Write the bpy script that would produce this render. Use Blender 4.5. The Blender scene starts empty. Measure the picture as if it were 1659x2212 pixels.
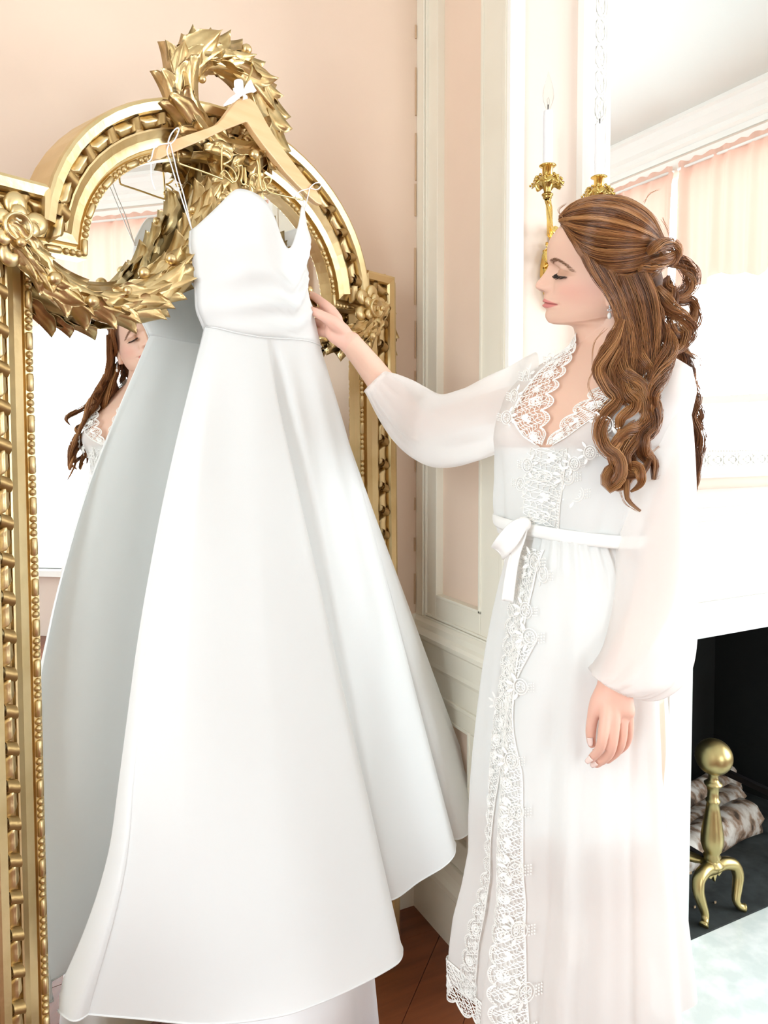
import bpy, bmesh, math, random
import numpy as np
from mathutils import Vector, Matrix
R_ = math.radians
S = bpy.context.scene
COL = S.collection

# ---------------------------------------------------------------- camera
cam_d = bpy.data.cameras.new('camera')
cam = bpy.data.objects.new('camera', cam_d)
COL.objects.link(cam)
cam_d.sensor_fit = 'VERTICAL'
cam_d.sensor_height = 36.0
cam_d.lens = 36.0 * 1617.0 / 2212.0
cam_d.shift_y = -(1106.0 - 1004.0) / 2212.0
cam_d.clip_start = 0.02
cam.location = (0, 0, 1.28)
cam.rotation_euler = (R_(90 - 2.415), 0, R_(-27.06))
S.camera = cam

# ---------------------------------------------------------------- sky, daylight, exposure
W = bpy.data.worlds.new('sky')
S.world = W
W.use_nodes = True
_bg = W.node_tree.nodes['Background']
_bg.inputs['Color'].default_value = (0.87, 0.965, 1.04, 1)
_bg.inputs['Strength'].default_value = 9.0

def portal(loc, rot, sx, sy):
    d = bpy.data.lights.new('window_daylight', 'AREA')
    d.shape = 'RECTANGLE'; d.size = sx; d.size_y = sy
    d.cycles.is_portal = True
    o = bpy.data.objects.new('window_daylight', d)
    o.location = loc; o.rotation_euler = rot
    COL.objects.link(o)
XR, YB, XE, ZC = 3.3, -2.8, -1.9, 2.95
portal((XR + .06, -.52, 1.55), (0, R_(90), 0), 2.2, 2.16)
portal((1.4, YB - .06, 1.55), (R_(90), 0, 0), 1.0, 2.2)
portal((XE - .06, -.7, 1.55), (0, R_(-90), 0), 2.2, 1.2)  # portal of the added end window
S.view_settings.view_transform = 'Standard'
S.view_settings.look = 'None'
S.view_settings.gamma = 1.0
S.view_settings.use_curve_mapping = False
S.view_settings.exposure = 0.5
S.cycles.max_bounces = 10
S.cycles.diffuse_bounces = 6
S.cycles.glossy_bounces = 6
S.cycles.transmission_bounces = 6
S.cycles.transparent_max_bounces = 24
S.cycles.caustics_reflective = True
S.cycles.caustics_refractive = False

# ---------------------------------------------------------------- pixel <-> place helpers
FPX, CXP, CYP, CH = 1617.0, 829.5, 1004.0, 1.28
YAW, PIT = R_(27.06), R_(2.415)
FW = np.array([math.sin(YAW) * math.cos(PIT), math.cos(YAW) * math.cos(PIT), -math.sin(PIT)])
RT = np.array([math.cos(YAW), -math.sin(YAW), 0.0])
DN = np.cross(FW, RT)
FH = np.array([math.sin(YAW), math.cos(YAW), 0.0])
CAMP = np.array([0, 0, CH])
UPV = np.array([0, 0, 1.0])
def ray(x, y): return FW + RT * (x - CXP) / FPX + DN * (y - CYP) / FPX
def P(x, y, d): return CAMP + ray(x, y) * d
def onz(x, y, z): r = ray(x, y); return CAMP + r * ((z - CH) / r[2])
def onx(x, y, X): r = ray(x, y); return CAMP + r * (X / r[0])
def ony(x, y, Y): r = ray(x, y); return CAMP + r * (Y / r[1])
def onplane(x, y, p0, n): r = ray(x, y); return CAMP + r * ((p0 - CAMP) @ n / (r @ n))
def nrm(v): v = np.asarray(v, float); return v / (np.linalg.norm(v) + 1e-12)

# ---------------------------------------------------------------- mesh helpers
class MB:
    def __init__(s): s.v = []; s.f = []
    def add(s, vs, fs):
        o = len(s.v); s.v.extend([tuple(map(float, p)) for p in vs]); s.f.extend([tuple(i + o for i in f) for f in fs]); return s
    def box(s, a, b):
        x0, y0, z0 = a; x1, y1, z1 = b
        return s.add([(x0,y0,z0),(x1,y0,z0),(x1,y1,z0),(x0,y1,z0),(x0,y0,z1),(x1,y0,z1),(x1,y1,z1),(x0,y1,z1)],
                     [(0,3,2,1),(4,5,6,7),(0,1,5,4),(1,2,6,5),(2,3,7,6),(3,0,4,7)])
    def grid(s, pts, cu=False, cv=False, flip=False):
        pts = np.asarray(pts, float); nu, nv = pts.shape[:2]
        fs = []
        for i in range(nu if cu else nu - 1):
            for j in range(nv if cv else nv - 1):
                a = i * nv + j; b = ((i + 1) % nu) * nv + j; c = ((i + 1) % nu) * nv + (j + 1) % nv; d = i * nv + (j + 1) % nv
                fs.append((a, d, c, b) if flip else (a, b, c, d))
        return s.add(pts.reshape(-1, 3), fs)
    def tube(s, pts, r, n=6, cap=True, closed=False, flat=1.0, up=None):
        pts = np.asarray(pts, float); m = len(pts)
        r = np.full(m, r) if np.isscalar(r) else np.asarray(r, float)
        T = np.roll(pts, -1, 0) - np.roll(pts, 1, 0) if closed else np.gradient(pts, axis=0)
        T /= (np.linalg.norm(T, axis=1)[:, None] + 1e-12)
        ref = np.array([0, 0, 1.]) if up is None else np.asarray(up, float)
        if abs(T[0] @ ref) > .95 and up is None: ref = np.array([1., 0, 0])
        N = nrm(ref - T[0] * (T[0] @ ref)); rings = []
        ang = np.arange(n) * 2 * np.pi / n
        for i in range(m):
            if up is not None: N = nrm(ref - T[i] * (T[i] @ ref))
            else: N = nrm(N - T[i] * (T[i] @ N))
            B = np.cross(T[i], N)
            rings.append(pts[i] + r[i] * (np.cos(ang)[:, None] * N * flat + np.sin(ang)[:, None] * B))
        o = len(s.v)
        s.grid(np.array(rings), cu=closed, cv=True)
        if cap and not closed:
            s.f.append(tuple(o + k for k in range(n))); s.f.append(tuple(o + (m - 1) * n + k for k in reversed(range(n))))
        return s
    def lathe(s, prof, n=24, at=(0, 0, 0), ax=None, sz=1.0):
        prof = np.asarray(prof, float) * [1, sz]; ang = np.arange(n) * 2 * np.pi / n
        g = np.zeros((len(prof), n, 3))
        g[:, :, 0] = prof[:, :1] * np.cos(ang); g[:, :, 1] = prof[:, :1] * np.sin(ang); g[:, :, 2] = prof[:, 1:]
        if ax is not None:
            M = np.array(Vector((0, 0, 1)).rotation_difference(Vector(ax)).to_matrix()); g = g @ M.T
        g += np.asarray(at, float)
        o = len(s.v); s.grid(g, cv=True, flip=True)
        if prof[0, 0] > 1e-6: s.f.append(tuple(o + k for k in range(n)))
        if prof[-1, 0] > 1e-6: s.f.append(tuple(o + (len(prof) - 1) * n + k for k in reversed(range(n))))
        return s
    def ball(s, c, r, n=10, m=7, sc=(1, 1, 1), M=None):
        th = np.linspace(0.001, np.pi - .001, m)
        g = np.array([[(math.sin(t) * math.cos(a), math.sin(t) * math.sin(a), math.cos(t)) for a in np.arange(n) * 2 * np.pi / n] for t in th]) * r * np.array(sc)
        if M is not None: g = g @ np.asarray(M).T
        return s.grid(g + np.asarray(c, float), cv=True)
    def prism(s, poly, d0, d1, fr):       # poly: 2d points, fr(a, b, d) -> 3d
        n = len(poly)
        vs = [fr(a, b, d0) for a, b in poly] + [fr(a, b, d1) for a, b in poly]
        fs = [tuple(range(n - 1, -1, -1)), tuple(range(n, 2 * n))] + [(i, (i + 1) % n, n + (i + 1) % n, n + i) for i in range(n)]
        return s.add(vs, fs)
    def mesh(s, name, m=None, smooth=False):
        me = bpy.data.meshes.new(name); me.from_pydata(s.v, [], s.f); me.validate(verbose=False); me.update()
        if m: me.materials.append(m)
        if smooth: me.polygons.foreach_set('use_smooth', [True] * len(me.polygons))
        return me
    def build(s, name, m=None, parent=None, smooth=False, fixn=False, bevel=0, **tags):
        me = s.mesh(name, m, smooth)
        if fixn or bevel:
            b = bmesh.new(); b.from_mesh(me)
            bmesh.ops.recalc_face_normals(b, faces=b.faces)
            if bevel:
                es = [e for e in b.edges if len(e.link_faces) == 2 and e.calc_face_angle(0) > .6]
                bmesh.ops.bevel(b, geom=es, offset=bevel, segments=2, profile=.6, affect='EDGES', clamp_overlap=True)
            b.to_mesh(me); b.free()
            if smooth: me.polygons.foreach_set('use_smooth', [True] * len(me.polygons))
        return link(name, me, parent, **tags)
def link(name, data, parent=None, M=None, **tags):
    o = bpy.data.objects.new(name, data); COL.objects.link(o)
    if parent is not None: o.parent = parent
    if M is not None: o.matrix_local = Matrix(M)
    for k, v in tags.items(): o[k] = v
    return o
def thing(name, label, cat, loc=(0, 0, 0), group=None, rotz=0):
    o = bpy.data.objects.new(name, None); COL.objects.link(o); o.empty_display_size = .05
    o.location = loc; o.rotation_euler = (0, 0, rotz); o['label'] = label; o['category'] = cat
    if group: o['group'] = group
    return o
def tag(o, label, cat, group=None):
    o['label'] = label; o['category'] = cat
    if group: o['group'] = group
    return o
def local(o):                              # world mesh data under a moved Empty: undo the parent's placement
    bpy.context.view_layer.update()
    return o
def keep(o, root):                         # parent o to root, geometry stays where it is in the world
    o.parent = root; o.matrix_parent_inverse = Matrix(BASIS[root.name]).inverted() if root.name in BASIS else Matrix.Translation(root.location).inverted()
    return o
BASIS = {}
def catmull(pts, n=8, closed=False):
    pts = np.asarray(pts, float); m = len(pts); out = []
    rng = range(m) if closed else range(m - 1)
    for i in rng:
        if closed: p = [pts[(i + k - 1) % m] for k in range(4)]
        else: p = [pts[max(i - 1, 0)], pts[i], pts[i + 1], pts[min(i + 2, m - 1)]]
        for k in range(n):
            t = k / n
            out.append(.5 * (2 * p[1] + (p[2] - p[0]) * t + (2 * p[0] - 5 * p[1] + 4 * p[2] - p[3]) * t * t + (3 * p[1] - p[0] - 3 * p[2] + p[3]) * t ** 3))
    if not closed: out.append(pts[-1])
    return np.array(out)
def resample(pts, n):
    pts = np.asarray(pts, float); d = np.r_[0, np.cumsum(np.linalg.norm(np.diff(pts, axis=0), axis=1))]
    t = np.linspace(0, d[-1], n)
    return np.stack([np.interp(t, d, pts[:, k]) for k in range(pts.shape[1])], 1)
def frame_of(o, x, y, z):
    M = Matrix.Identity(4)
    for i, a in enumerate((x, y, z)):
        for k in range(3): M[k][i] = a[k]
    for k in range(3): M[k][3] = o[k]
    return M

# ---------------------------------------------------------------- materials
def mat(name, col, rough=.5, metal=0.0, bump=None, vary=None, spec=None, sheen=0, sub=0, ramp=None):
    m = bpy.data.materials.new(name); m.use_nodes = True
    nt = m.node_tree; N = nt.nodes; L = nt.links; b = N['Principled BSDF']
    b.inputs['Base Color'].default_value = (*col, 1); b.inputs['Roughness'].default_value = rough; b.inputs['Metallic'].default_value = metal
    if spec is not None: b.inputs['Specular IOR Level'].default_value = spec
    if sheen: b.inputs['Sheen Weight'].default_value = sheen
    if sub:
        b.inputs['Subsurface Weight'].default_value = sub; b.inputs['Subsurface Radius'].default_value = (.012, .004, .002); b.inputs['Subsurface Scale'].default_value = 1
    tc = N.new('ShaderNodeTexCoord')
    if vary:                                # (scale, colour2, detail, stretch)
        n = N.new('ShaderNodeTexNoise'); n.inputs['Scale'].default_value = vary[0]; n.inputs['Detail'].default_value = vary[2] if len(vary) > 2 else 4
        if len(vary) > 3:
            mp = N.new('ShaderNodeMapping'); mp.inputs['Scale'].default_value = vary[3]; L.new(tc.outputs['Object'], mp.inputs['Vector']); L.new(mp.outputs['Vector'], n.inputs['Vector'])
        else: L.new(tc.outputs['Object'], n.inputs['Vector'])
        r = N.new('ShaderNodeValToRGB'); r.color_ramp.elements[0].color = (*col, 1); r.color_ramp.elements[1].color = (*vary[1], 1)
        lo, hi = ramp or (.35, .7)
        r.color_ramp.elements[0].position = lo; r.color_ramp.elements[1].position = hi
        L.new(n.outputs['Fac'], r.inputs['Fac']); L.new(r.outputs['Color'], b.inputs['Base Color'])
    if bump:                                # (scale, strength, distance, stretch)
        n = N.new('ShaderNodeTexNoise'); n.inputs['Scale'].default_value = bump[0]; n.inputs['Detail'].default_value = 5
        if len(bump) > 3:
            mp = N.new('ShaderNodeMapping'); mp.inputs['Scale'].default_value = bump[3]; L.new(tc.outputs['Object'], mp.inputs['Vector']); L.new(mp.outputs['Vector'], n.inputs['Vector'])
        else: L.new(tc.outputs['Object'], n.inputs['Vector'])
        k = N.new('ShaderNodeBump'); k.inputs['Strength'].default_value = bump[1]; k.inputs['Distance'].default_value = bump[2]
        L.new(n.outputs['Fac'], k.inputs['Height']); L.new(k.outputs['Normal'], b.inputs['Normal'])
    return m
def cloth(name, col, trans=.25, transl=.35, rough=.7, bump=None):
    m = bpy.data.materials.new(name); m.use_nodes = True
    nt = m.node_tree; N = nt.nodes; L = nt.links; N.remove(N['Principled BSDF'])
    out = N['Material Output']; d = N.new('ShaderNodeBsdfDiffuse'); t = N.new('ShaderNodeBsdfTranslucent'); x = N.new('ShaderNodeBsdfTransparent')
    d.inputs['Color'].default_value = (*col, 1); t.inputs['Color'].default_value = (*col, 1)
    a = N.new('ShaderNodeMixShader'); a.inputs['Fac'].default_value = transl; L.new(d.outputs[0], a.inputs[1]); L.new(t.outputs[0], a.inputs[2])
    c = N.new('ShaderNodeMixShader')
    lw = N.new('ShaderNodeLayerWeight'); lw.inputs['Blend'].default_value = .35
    mr = N.new('ShaderNodeMapRange'); mr.inputs['To Min'].default_value = trans; mr.inputs['To Max'].default_value = trans * .15
    L.new(lw.outputs['Facing'], mr.inputs['Value']); L.new(mr.outputs['Result'], c.inputs['Fac'])
    L.new(a.outputs[0], c.inputs[1]); L.new(x.outputs[0], c.inputs[2]); L.new(c.outputs[0], out.inputs['Surface'])
    if bump:
        tc = N.new('ShaderNodeTexCoord'); n = N.new('ShaderNodeTexNoise'); n.inputs['Scale'].default_value = bump[0]
        k = N.new('ShaderNodeBump'); k.inputs['Strength'].default_value = bump[1]; k.inputs['Distance'].default_value = bump[2]
        L.new(tc.outputs['Object'], n.inputs['Vector']); L.new(n.outputs['Fac'], k.inputs['Height'])
        L.new(k.outputs['Normal'], d.inputs['Normal']); L.new(k.outputs['Normal'], t.inputs['Normal'])
    return m
M_pink = mat("pink_plaster", (.77, .60, .475), .75, bump=(60, .12, .002), vary=(3, (.80, .63, .50)))
M_pinklit = mat("pink_plaster_lit", (.76, .635, .545), .75, bump=(60, .1, .002))  # the other walls' pink paint, with bright daylight put into a paler colour
M_cream = mat("cream_paint", (.77, .72, .605), .45, bump=(90, .05, .001), vary=(6, (.80, .755, .645)))
M_white = mat('white_paint', (.90, .89, .85), .4, bump=(90, .05, .001))
M_ceil = mat('ceiling_paint', (.76, .79, .76), .8)
M_dark = mat('caulk_gap', (.12, .08, .05), .9)
M_marble = mat('pale_green_marble', (.66, .73, .71), .25, vary=(18, (.82, .865, .85), 9), ramp=(.40, .62))
M_slate = mat('soot_slate', (.014, .018, .018), .75, bump=(40, .4, .004), vary=(25, (.035, .042, .042), 6))
M_soot = mat('soot_black', (.0025, .0035, .003), .9, bump=(30, .3, .004))
M_floor = mat('cherry_floorboard', (.135, .036, .012), .35, bump=(30, .12, .001, (1, 12, 1)), vary=(4, (.20, .056, .018), 7, (1, 9, 1)))
M_valance = cloth('peach_voile', (.80, .53, .43), .0, .10)
M_mirror = mat('silvered_glass', (.93, .95, .94), .0, 1.0)

def glass(name, tint, k=.55, blend=.12):
    m = bpy.data.materials.new(name); m.use_nodes = True; n = m.node_tree.nodes; l = m.node_tree.links; n.remove(n['Principled BSDF'])
    a = n.new('ShaderNodeBsdfTransparent'); b = n.new('ShaderNodeBsdfGlossy'); c = n.new('ShaderNodeMixShader'); f = n.new('ShaderNodeLayerWeight'); x = n.new('ShaderNodeMath')
    a.inputs['Color'].default_value = (*tint, 1); b.inputs['Roughness'].default_value = .03; f.inputs['Blend'].default_value = blend; x.operation = 'MULTIPLY'; x.inputs[1].default_value = k
    l.new(f.outputs['Fresnel'], x.inputs[0]); l.new(x.outputs[0], c.inputs['Fac']); l.new(a.outputs[0], c.inputs[1]); l.new(b.outputs[0], c.inputs[2]); l.new(c.outputs[0], n['Material Output'].inputs['Surface']); return m
M_bulb = glass('clear_glass', (.97, .97, .97)); M_pane = glass('window_glass', (.98, .99, .985), .3)

# ================================================================ ROOM
YL, XC, YF = 1.747, 1.0, 1.347          # mirror wall, side of the chimney breast, its front
def struct(o): o['kind'] = 'structure'; return o
def sweep(prof, path, outs, name, m, parent=None, smooth=False, closed=False, **t):
    """prof: (w, h) pairs; path: 3d points; outs: at each path point the vectors along which w and h are measured"""
    g = [[np.asarray(p) + np.asarray(o) * w + np.asarray(u) * h for w, h in prof] for p, (o, u) in zip(path, outs)]
    mb = MB(); mb.grid(np.array(g), cu=closed, cv=True)
    if not closed:
        k = len(prof); n = len(path)
        mb.f.append(tuple(range(k))); mb.f.append(tuple((n - 1) * k + i for i in reversed(range(k))))
    return mb.build(name, m, parent, smooth=smooth, fixn=True, **t)

# floor: a slab with diagonal boards laid one by one and a border board along the walls
fl = struct(MB().box((XE, YB, -.08), (XR, YL, -.012)).build('floor', M_dark))
rnd = random.Random(4)
def clip(poly, x0, y0, x1, y1):
    for ax, lim, sg in ((0, x0, 1), (0, x1, -1), (1, y0, 1), (1, y1, -1)):
        out = []
        for i in range(len(poly)):
            a, b = poly[i], poly[(i + 1) % len(poly)]
            da, db = (a[ax] - lim) * sg, (b[ax] - lim) * sg
            if da >= 0: out.append(a)
            if (da >= 0) != (db >= 0):
                t = da / (da - db); out.append((a[0] + (b[0] - a[0]) * t, a[1] + (b[1] - a[1]) * t))
        poly = out
        if len(poly) < 3: return None
    return poly
c45, s45 = math.cos(R_(43)), math.sin(R_(43)); bw = .125
fx1 = 3.29; fy1 = YL - .13
for i in range(-40, 60):
    p0 = i * bw; q = -6 + rnd.random() * 1.4
    while q < 8:
        ln = 1.5 + rnd.random() * .8
        poly = [(q + .0008, p0 + .0008), (q + ln - .0008, p0 + .0008), (q + ln - .0008, p0 + bw - .0008), (q + .0008, p0 + bw - .0008)]
        poly = clip([(a * c45 - b * s45, a * s45 + b * c45) for a, b in poly], XE, YB, fx1, fy1)
        q += ln
        if poly: MB().prism(poly, -.012, -rnd.random() * .0008, lambda a, b, d: (a, b, d)).build('plank', M_floor, fl)
x = XE
while x < XC:
    e = min(x + 1.3, XC); MB().box((x + .001, fy1 + .001, -.012), (e - .001, YL, -.0003)).build('plank', M_floor, fl); x = e

struct(MB().box((XE, YB, ZC), (XR, YL, ZC + .1)).build('ceiling', M_ceil))
struct(MB().box((XE - .1, YL, -.08), (XC + .02, YL + .1, ZC)).build('wall_left', M_pink))
# back wall and right wall with tall window openings
def wall_with_window(name, axis, at, lo, hi, w0, w1, z0, z1, sgn):
    mb = MB()
    for a, b, c, d in ((lo, w0, -.08, ZC), (w1, hi, -.08, ZC), (w0, w1, -.08, z0), (w0, w1, z1, ZC)):
        if axis == 'x': mb.box((at, a, c), (at + .12 * sgn, b, d)) if sgn > 0 else mb.box((at + .12 * sgn, a, c), (at, b, d))
        else: mb.box((a, at - .12, c), (b, at, d))
    return struct(mb.build(name, M_pinklit))
WR = (-1.6, .56, .45, 2.66)              # right window: y0 y1 z0 z1
WB = (1.0, 1.8, .45, 2.66)
WE = (-1.3, -.1, .45, 2.66)  # opening of the end window, added for its light
wr = wall_with_window('wall_right', 'x', XR, YB, YF, WR[0], WR[1], WR[2], WR[3], 1)
wb = wall_with_window('wall_back', 'y', YB, XE, XR, WB[0], WB[1], WB[2], WB[3], -1)
wall_with_window('wall_end', 'x', XE, YB - .1, YL, WE[0], WE[1], WE[2], WE[3], -1)
def window(name, axis, at, a0, a1, z0, z1, cuts):
    w = thing(name, 'x', 'window'); del w['category']; del w['label']; w['kind'] = 'structure'
    def bx(a, b, c, d, q0, q1, nm):
        lo, hi = ((at + q0, a, c), (at + q1, b, d)) if axis == 'x' else ((a, at - q1, c), (b, at - q0, d))
        keep(MB().box(lo, hi).build(nm, M_white), w)
    for a, b, c, d in ((a0, a0 + .05, z0, z1), (a1 - .05, a1, z0, z1), (a0 + .05, a1 - .05, z1 - .05, z1), (a0 + .05, a1 - .05, z0, z0 + .06)): bx(a, b, c, d, .02, .08, 'jamb')
    e = [a0 + .05] + cuts + [a1 - .05]
    for c in cuts: bx(c - .05, c + .05, z0 + .06, z1 - .05, .02, .08, 'mullion')
    for i in range(len(e) - 1):
        l = e[i] + (.05 if i else 0); r = e[i + 1] - (.05 if i < len(e) - 2 else 0); zm = (z0 + z1) / 2 - .1
        bx(l, r, zm - .02, zm + .02, .03, .07, 'sash_rail')
        for q0, q1 in ((z0 + .06, zm - .02), (zm + .02, z1 - .05)): pn = MB().box(*(((at + .045, l, q0), (at + .049, r, q1)) if axis == 'x' else ((l, at - .049, q0), (r, at - .045, q1)))).build('pane', M_pane); keep(pn, w)
    bx(a0 - .08, a1 + .08, z0 - .04, z0, -.07, .1, 'window_sill')
    return w
window('window_1', 'x', XR, WR[0], WR[1], WR[2], WR[3], [-.25])
window('window_2', 'y', YB, WB[0], WB[1], WB[2], WB[3], [])
window('added_window', 'x', XE - .12, WE[0], WE[1], WE[2], WE[3], [])  # unseen window, added to brighten the chimney side and the woman's front
# window casings
for nm, (a0, a1, z0, z1) in (('trim_1', WR), ('trim_2', WB)):
    mb = MB()
    for a, b, c, d in ((a0 - .12, a0, z0 - .04, z1 + .1), (a1, a1 + .12, z0 - .04, z1 + .1), (a0, a1, z1, z1 + .1)):
        mb.box((XR - .025, a, c), (XR, b, d)) if nm == 'trim_1' else mb.box((a, YB, c), (b, YB + .025, d))
    struct(mb.build(nm, M_white))

# crown moulding round the room
crown = [(0, 0), (.11, 0), (.11, -.02), (.095, -.03), (.085, -.055), (.055, -.085), (.03, -.1), (.03, -.125), (.012, -.14), (.012, -.17), (0, -.17)]
def crownrun(nm, pts, outs):
    struct(sweep(crown, [(*p, ZC) for p in pts], [((*o, 0), (0, 0, 1)) for o in outs], nm, M_white))
crownrun('trim_3', [(XE, YB), (XR, YB), (XR, YF), (XC, YF), (XC, YL), (XE, YL)],
         [(1, 1), (-1, 1), (-1, -1), (-1, -1), (-1, -1), (1, -1)])

# ---------------- side of the chimney breast: stiles, recessed pink panels, dado rail, baseboard
ws = struct(MB().box((XC + .006, YF + .006, -.08), (XC + .1, YL, ZC)).build('wall_side', M_pink))
def slab(y0, y1, z0, z1, nm='stile', q=.012, m=M_cream, par=ws, bevel=.003):
    return MB().box((XC - q, y0, z0), (XC + .007, y1, z1)).build(nm, m, par, bevel=bevel)
slab(YF, 1.441, .2, ZC - .17); slab(1.64, YL, .2, ZC - .17)
slab(1.441, 1.64, .758, .863, 'rail'); slab(1.441, 1.64, .557, .69, 'rail')
slab(1.441, 1.484, .2, .557, 'rail'); slab(1.593, 1.64, .2, .557, 'rail')
slab(1.484, 1.593, .2, .27, 'rail')
for y in (1.684, 1.692, 1.70):            # vertical bead moulding near the corner, returning along the dado
    slab(y, y + .006, .80, ZC - .17, 'bead', .018 if y != 1.692 else .022, bevel=.0025)
for z in (.795, .803): slab(YF + .01, 1.706, z, z + .006, 'bead', .017, bevel=.002)
slab(1.352, 1.366, .2, ZC - .17, 'corner_bead', .0145, bevel=.002)
slab(1.437, 1.446, .858, ZC - .17, 'panel_edge', .0155, bevel=.002); slab(1.635, 1.642, .858, ZC - .17, 'panel_edge', .015, bevel=.002)
slab(1.437, 1.64, .858, .866, 'panel_edge', .0155, bevel=.002)
slab(1.48, 1.489, .27, .561, 'panel_edge', .0155, bevel=.002); slab(1.489, 1.597, .553, .561, 'panel_edge', .0155, bevel=.002)
slab(YF + .004, YL, .600, .612, 'bead', .018, bevel=.003)
dado = [(0, -.075), (.010, -.075), (.014, -.066), (.013, -.055), (.016, -.01), (.021, -.004), (.021, .0), (.019, .0015), (.030, .003), (.032, .012), (.027, .02), (.02, .026), (.018, .04), (.01, .05), (0, .05)]
base = [(0, 0), (.022, 0), (.022, .124), (.019, .127), (.019, .129), (.026, .131), (.026, .145), (.020, .158), (.016, .175), (.014, .2), (0, .2)]
for nm, pr, z in (('trim_4', dado, .745), ('baseboard_left', base, 0.0)):
    struct(sweep(pr, [(XE, YL, z), (XC - .006, YL, z), (XC - .006, YF, z), (XC + .02, YF, z)], [((0, -1, 0), (0, 0, 1)), ((-1, -1, 0), (0, 0, 1)), ((-1, -1, 0), (0, 0, 1)), ((0, -1, 0), (0, 0, 1))], nm, M_cream))
# wainscot of the mirror wall below the rail, and the cracked paint seam in the corner
struct(MB().box((XE, YL - .006, .19), (XC - .006, YL, .70)).build('trim_5', M_cream))
mb = MB(); z = .82
while z < 2.7:
    h = .03 + rnd.random() * .12; w = .0012 + rnd.random() * .0022
    mb.box((XC - .014 - w - rnd.random() * .002, YL - .004, z), (XC - .0135, YL - .0005, z + h)); z += h + rnd.random() * .09
struct(mb.build('trim_6', mat('seam_crack', (.60, .42, .27), .9)))

# ---------------- chimney breast front
FX0, FX1, FZ1 = 1.549, 2.42, .757
mb = MB()
mb.box((XC, YF + .004, FZ1), (XR, YF + .1, ZC)); mb.box((XC, YF + .004, -.08), (FX0 - .02, YF + .1, FZ1)); mb.box((FX1 + .02, YF + .004, -.08), (XR, YF + .1, FZ1))
wf = struct(mb.build('wall_front', M_pinklit))
def fslab(x0, x1, z0, z1, nm, q=.012, m=M_white, par=wf, bevel=.003, y1=None):
    return MB().box((x0, YF - q, z0), (x1, YF + .005 if y1 is None else y1, z1)).build(nm, m, par, bevel=bevel)
fslab(XC - .012, 1.027, .2, ZC - .17, 'stile', .010)
fslab(1.0265, 1.180, .2, 1.30, 'rail', .008)

# valances: gathered peach fabric on a rod above the right window and the back window
def valance(nm, a0, a1, z1, z0, axis, label, seed):
    r = random.Random(seed); n = 150
    v = thing(nm, label, 'valance', group='peach window valances')
    ph = [r.random() * 6 for _ in range(6)]
    g = np.zeros((14, n, 3))
    for j in range(n):
        a = a0 + (a1 - a0) * j / (n - 1); L = abs(a1 - a0)
        u = (a - a0) / L * L
        f = .5 * math.sin(u * 55 + ph[0] + 1.5 * math.sin(u * 7 + ph[1])) + .35 * math.sin(u * 91 + ph[2]) + .3 * math.sin(u * 23 + ph[3])
        hem = z0 + .018 * math.sin(u * 16 + ph[4]) + .01 * math.sin(u * 41 + ph[5])
        for i in range(14):
            t = i / 13
            q = .055 + f * (.010 + .016 * t) + .012 * t
            if i == 1: q -= .012
            z = z1 + (hem - z1) * t + (0.006 * math.sin(u * 70) if i == 0 else 0)
            g[i, j] = (XR - q, a, z) if axis == 'x' else (a, YB + q, z)
    keep(MB().grid(g).build('drape', M_valance, v, smooth=True), v)
    rod = [(XR - .05, a0, z1 - .03), (XR - .05, a1, z1 - .03)] if axis == 'x' else [(a0, YB + .05, z1 - .03), (a1, YB + .05, z1 - .03)]
    keep(MB().tube(rod, .008, 8).build('curtain_rod', M_white, v, smooth=True), v)
    return v
valance('window_valance', -.235, .66, 2.72, 2.06, 'x', 'peach gathered valance hanging over the right window pane nearest the fireplace', 1)
valance('window_valance', -1.68, -.265, 2.72, 2.06, 'x', 'peach gathered valance hanging over the right window pane farthest from the fireplace', 2)
valance('window_valance', .8, 2.0, 2.72, 2.06, 'y', 'wide peach gathered valance hanging over the back window', 3)

# ================================================================ GILT MIRROR standing at an angle in front of the wall
_r = ray(2115, 938); MT = nrm([_r[0], _r[1], 0]); MN0 = np.array([MT[1], -MT[0], 0])
MP0 = ony(838, 900, YL - .05)
LEAN = .01
MN = nrm(MN0 * math.cos(LEAN) + UPV * math.sin(LEAN)); MU = nrm(UPV * math.cos(LEAN) - MN0 * math.sin(LEAN))
MC = MP0 - MT * .525
MC = MC - MU * (MC[2] / MU[2])                       # foot of the mirror's centre line, on the floor
MM = frame_of(MC, MT, MU, MN)                        # local axes: a along the mirror, b up, q towards the room
def mw(a, b, q=0.0): return MC + MT * a + MU * b + MN * q
def ml(x, y, q=0.0):                                 # pixel on the plane q in front of the glass -> (a, b, q)
    p = onplane(x, y, MC + MN * q, MN) - MC; return np.array([p @ MT, p @ MU, q])
M_gold = mat('worn_gilding', (.76, .60, .33), .38, 1.0, bump=(55, .25, .003), vary=(9, (.62, .46, .22), 8), ramp=(.42, .72))
M_gold2 = mat('gilded_leaf', (.74, .56, .29), .36, 1.0, bump=(120, .2, .002), vary=(22, (.50, .345, .15), 6), ramp=(.45, .75))
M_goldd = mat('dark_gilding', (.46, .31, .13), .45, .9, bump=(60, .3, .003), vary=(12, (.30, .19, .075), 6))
M_back = mat('mirror_back_wood', (.20, .125, .055), .7)
mir = thing('gilt_mirror', 'tall carved gilt standing mirror with laurel wreath crest and leaf swags', 'mirror')
mir.matrix_world = MM
def mput(mb, name, m, smooth=False, parent=None, M=None, **k):
    o = mb.build(name, m, parent or mir, smooth=smooth, **k)
    if M is not None: o.matrix_local = M
    return o
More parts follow.
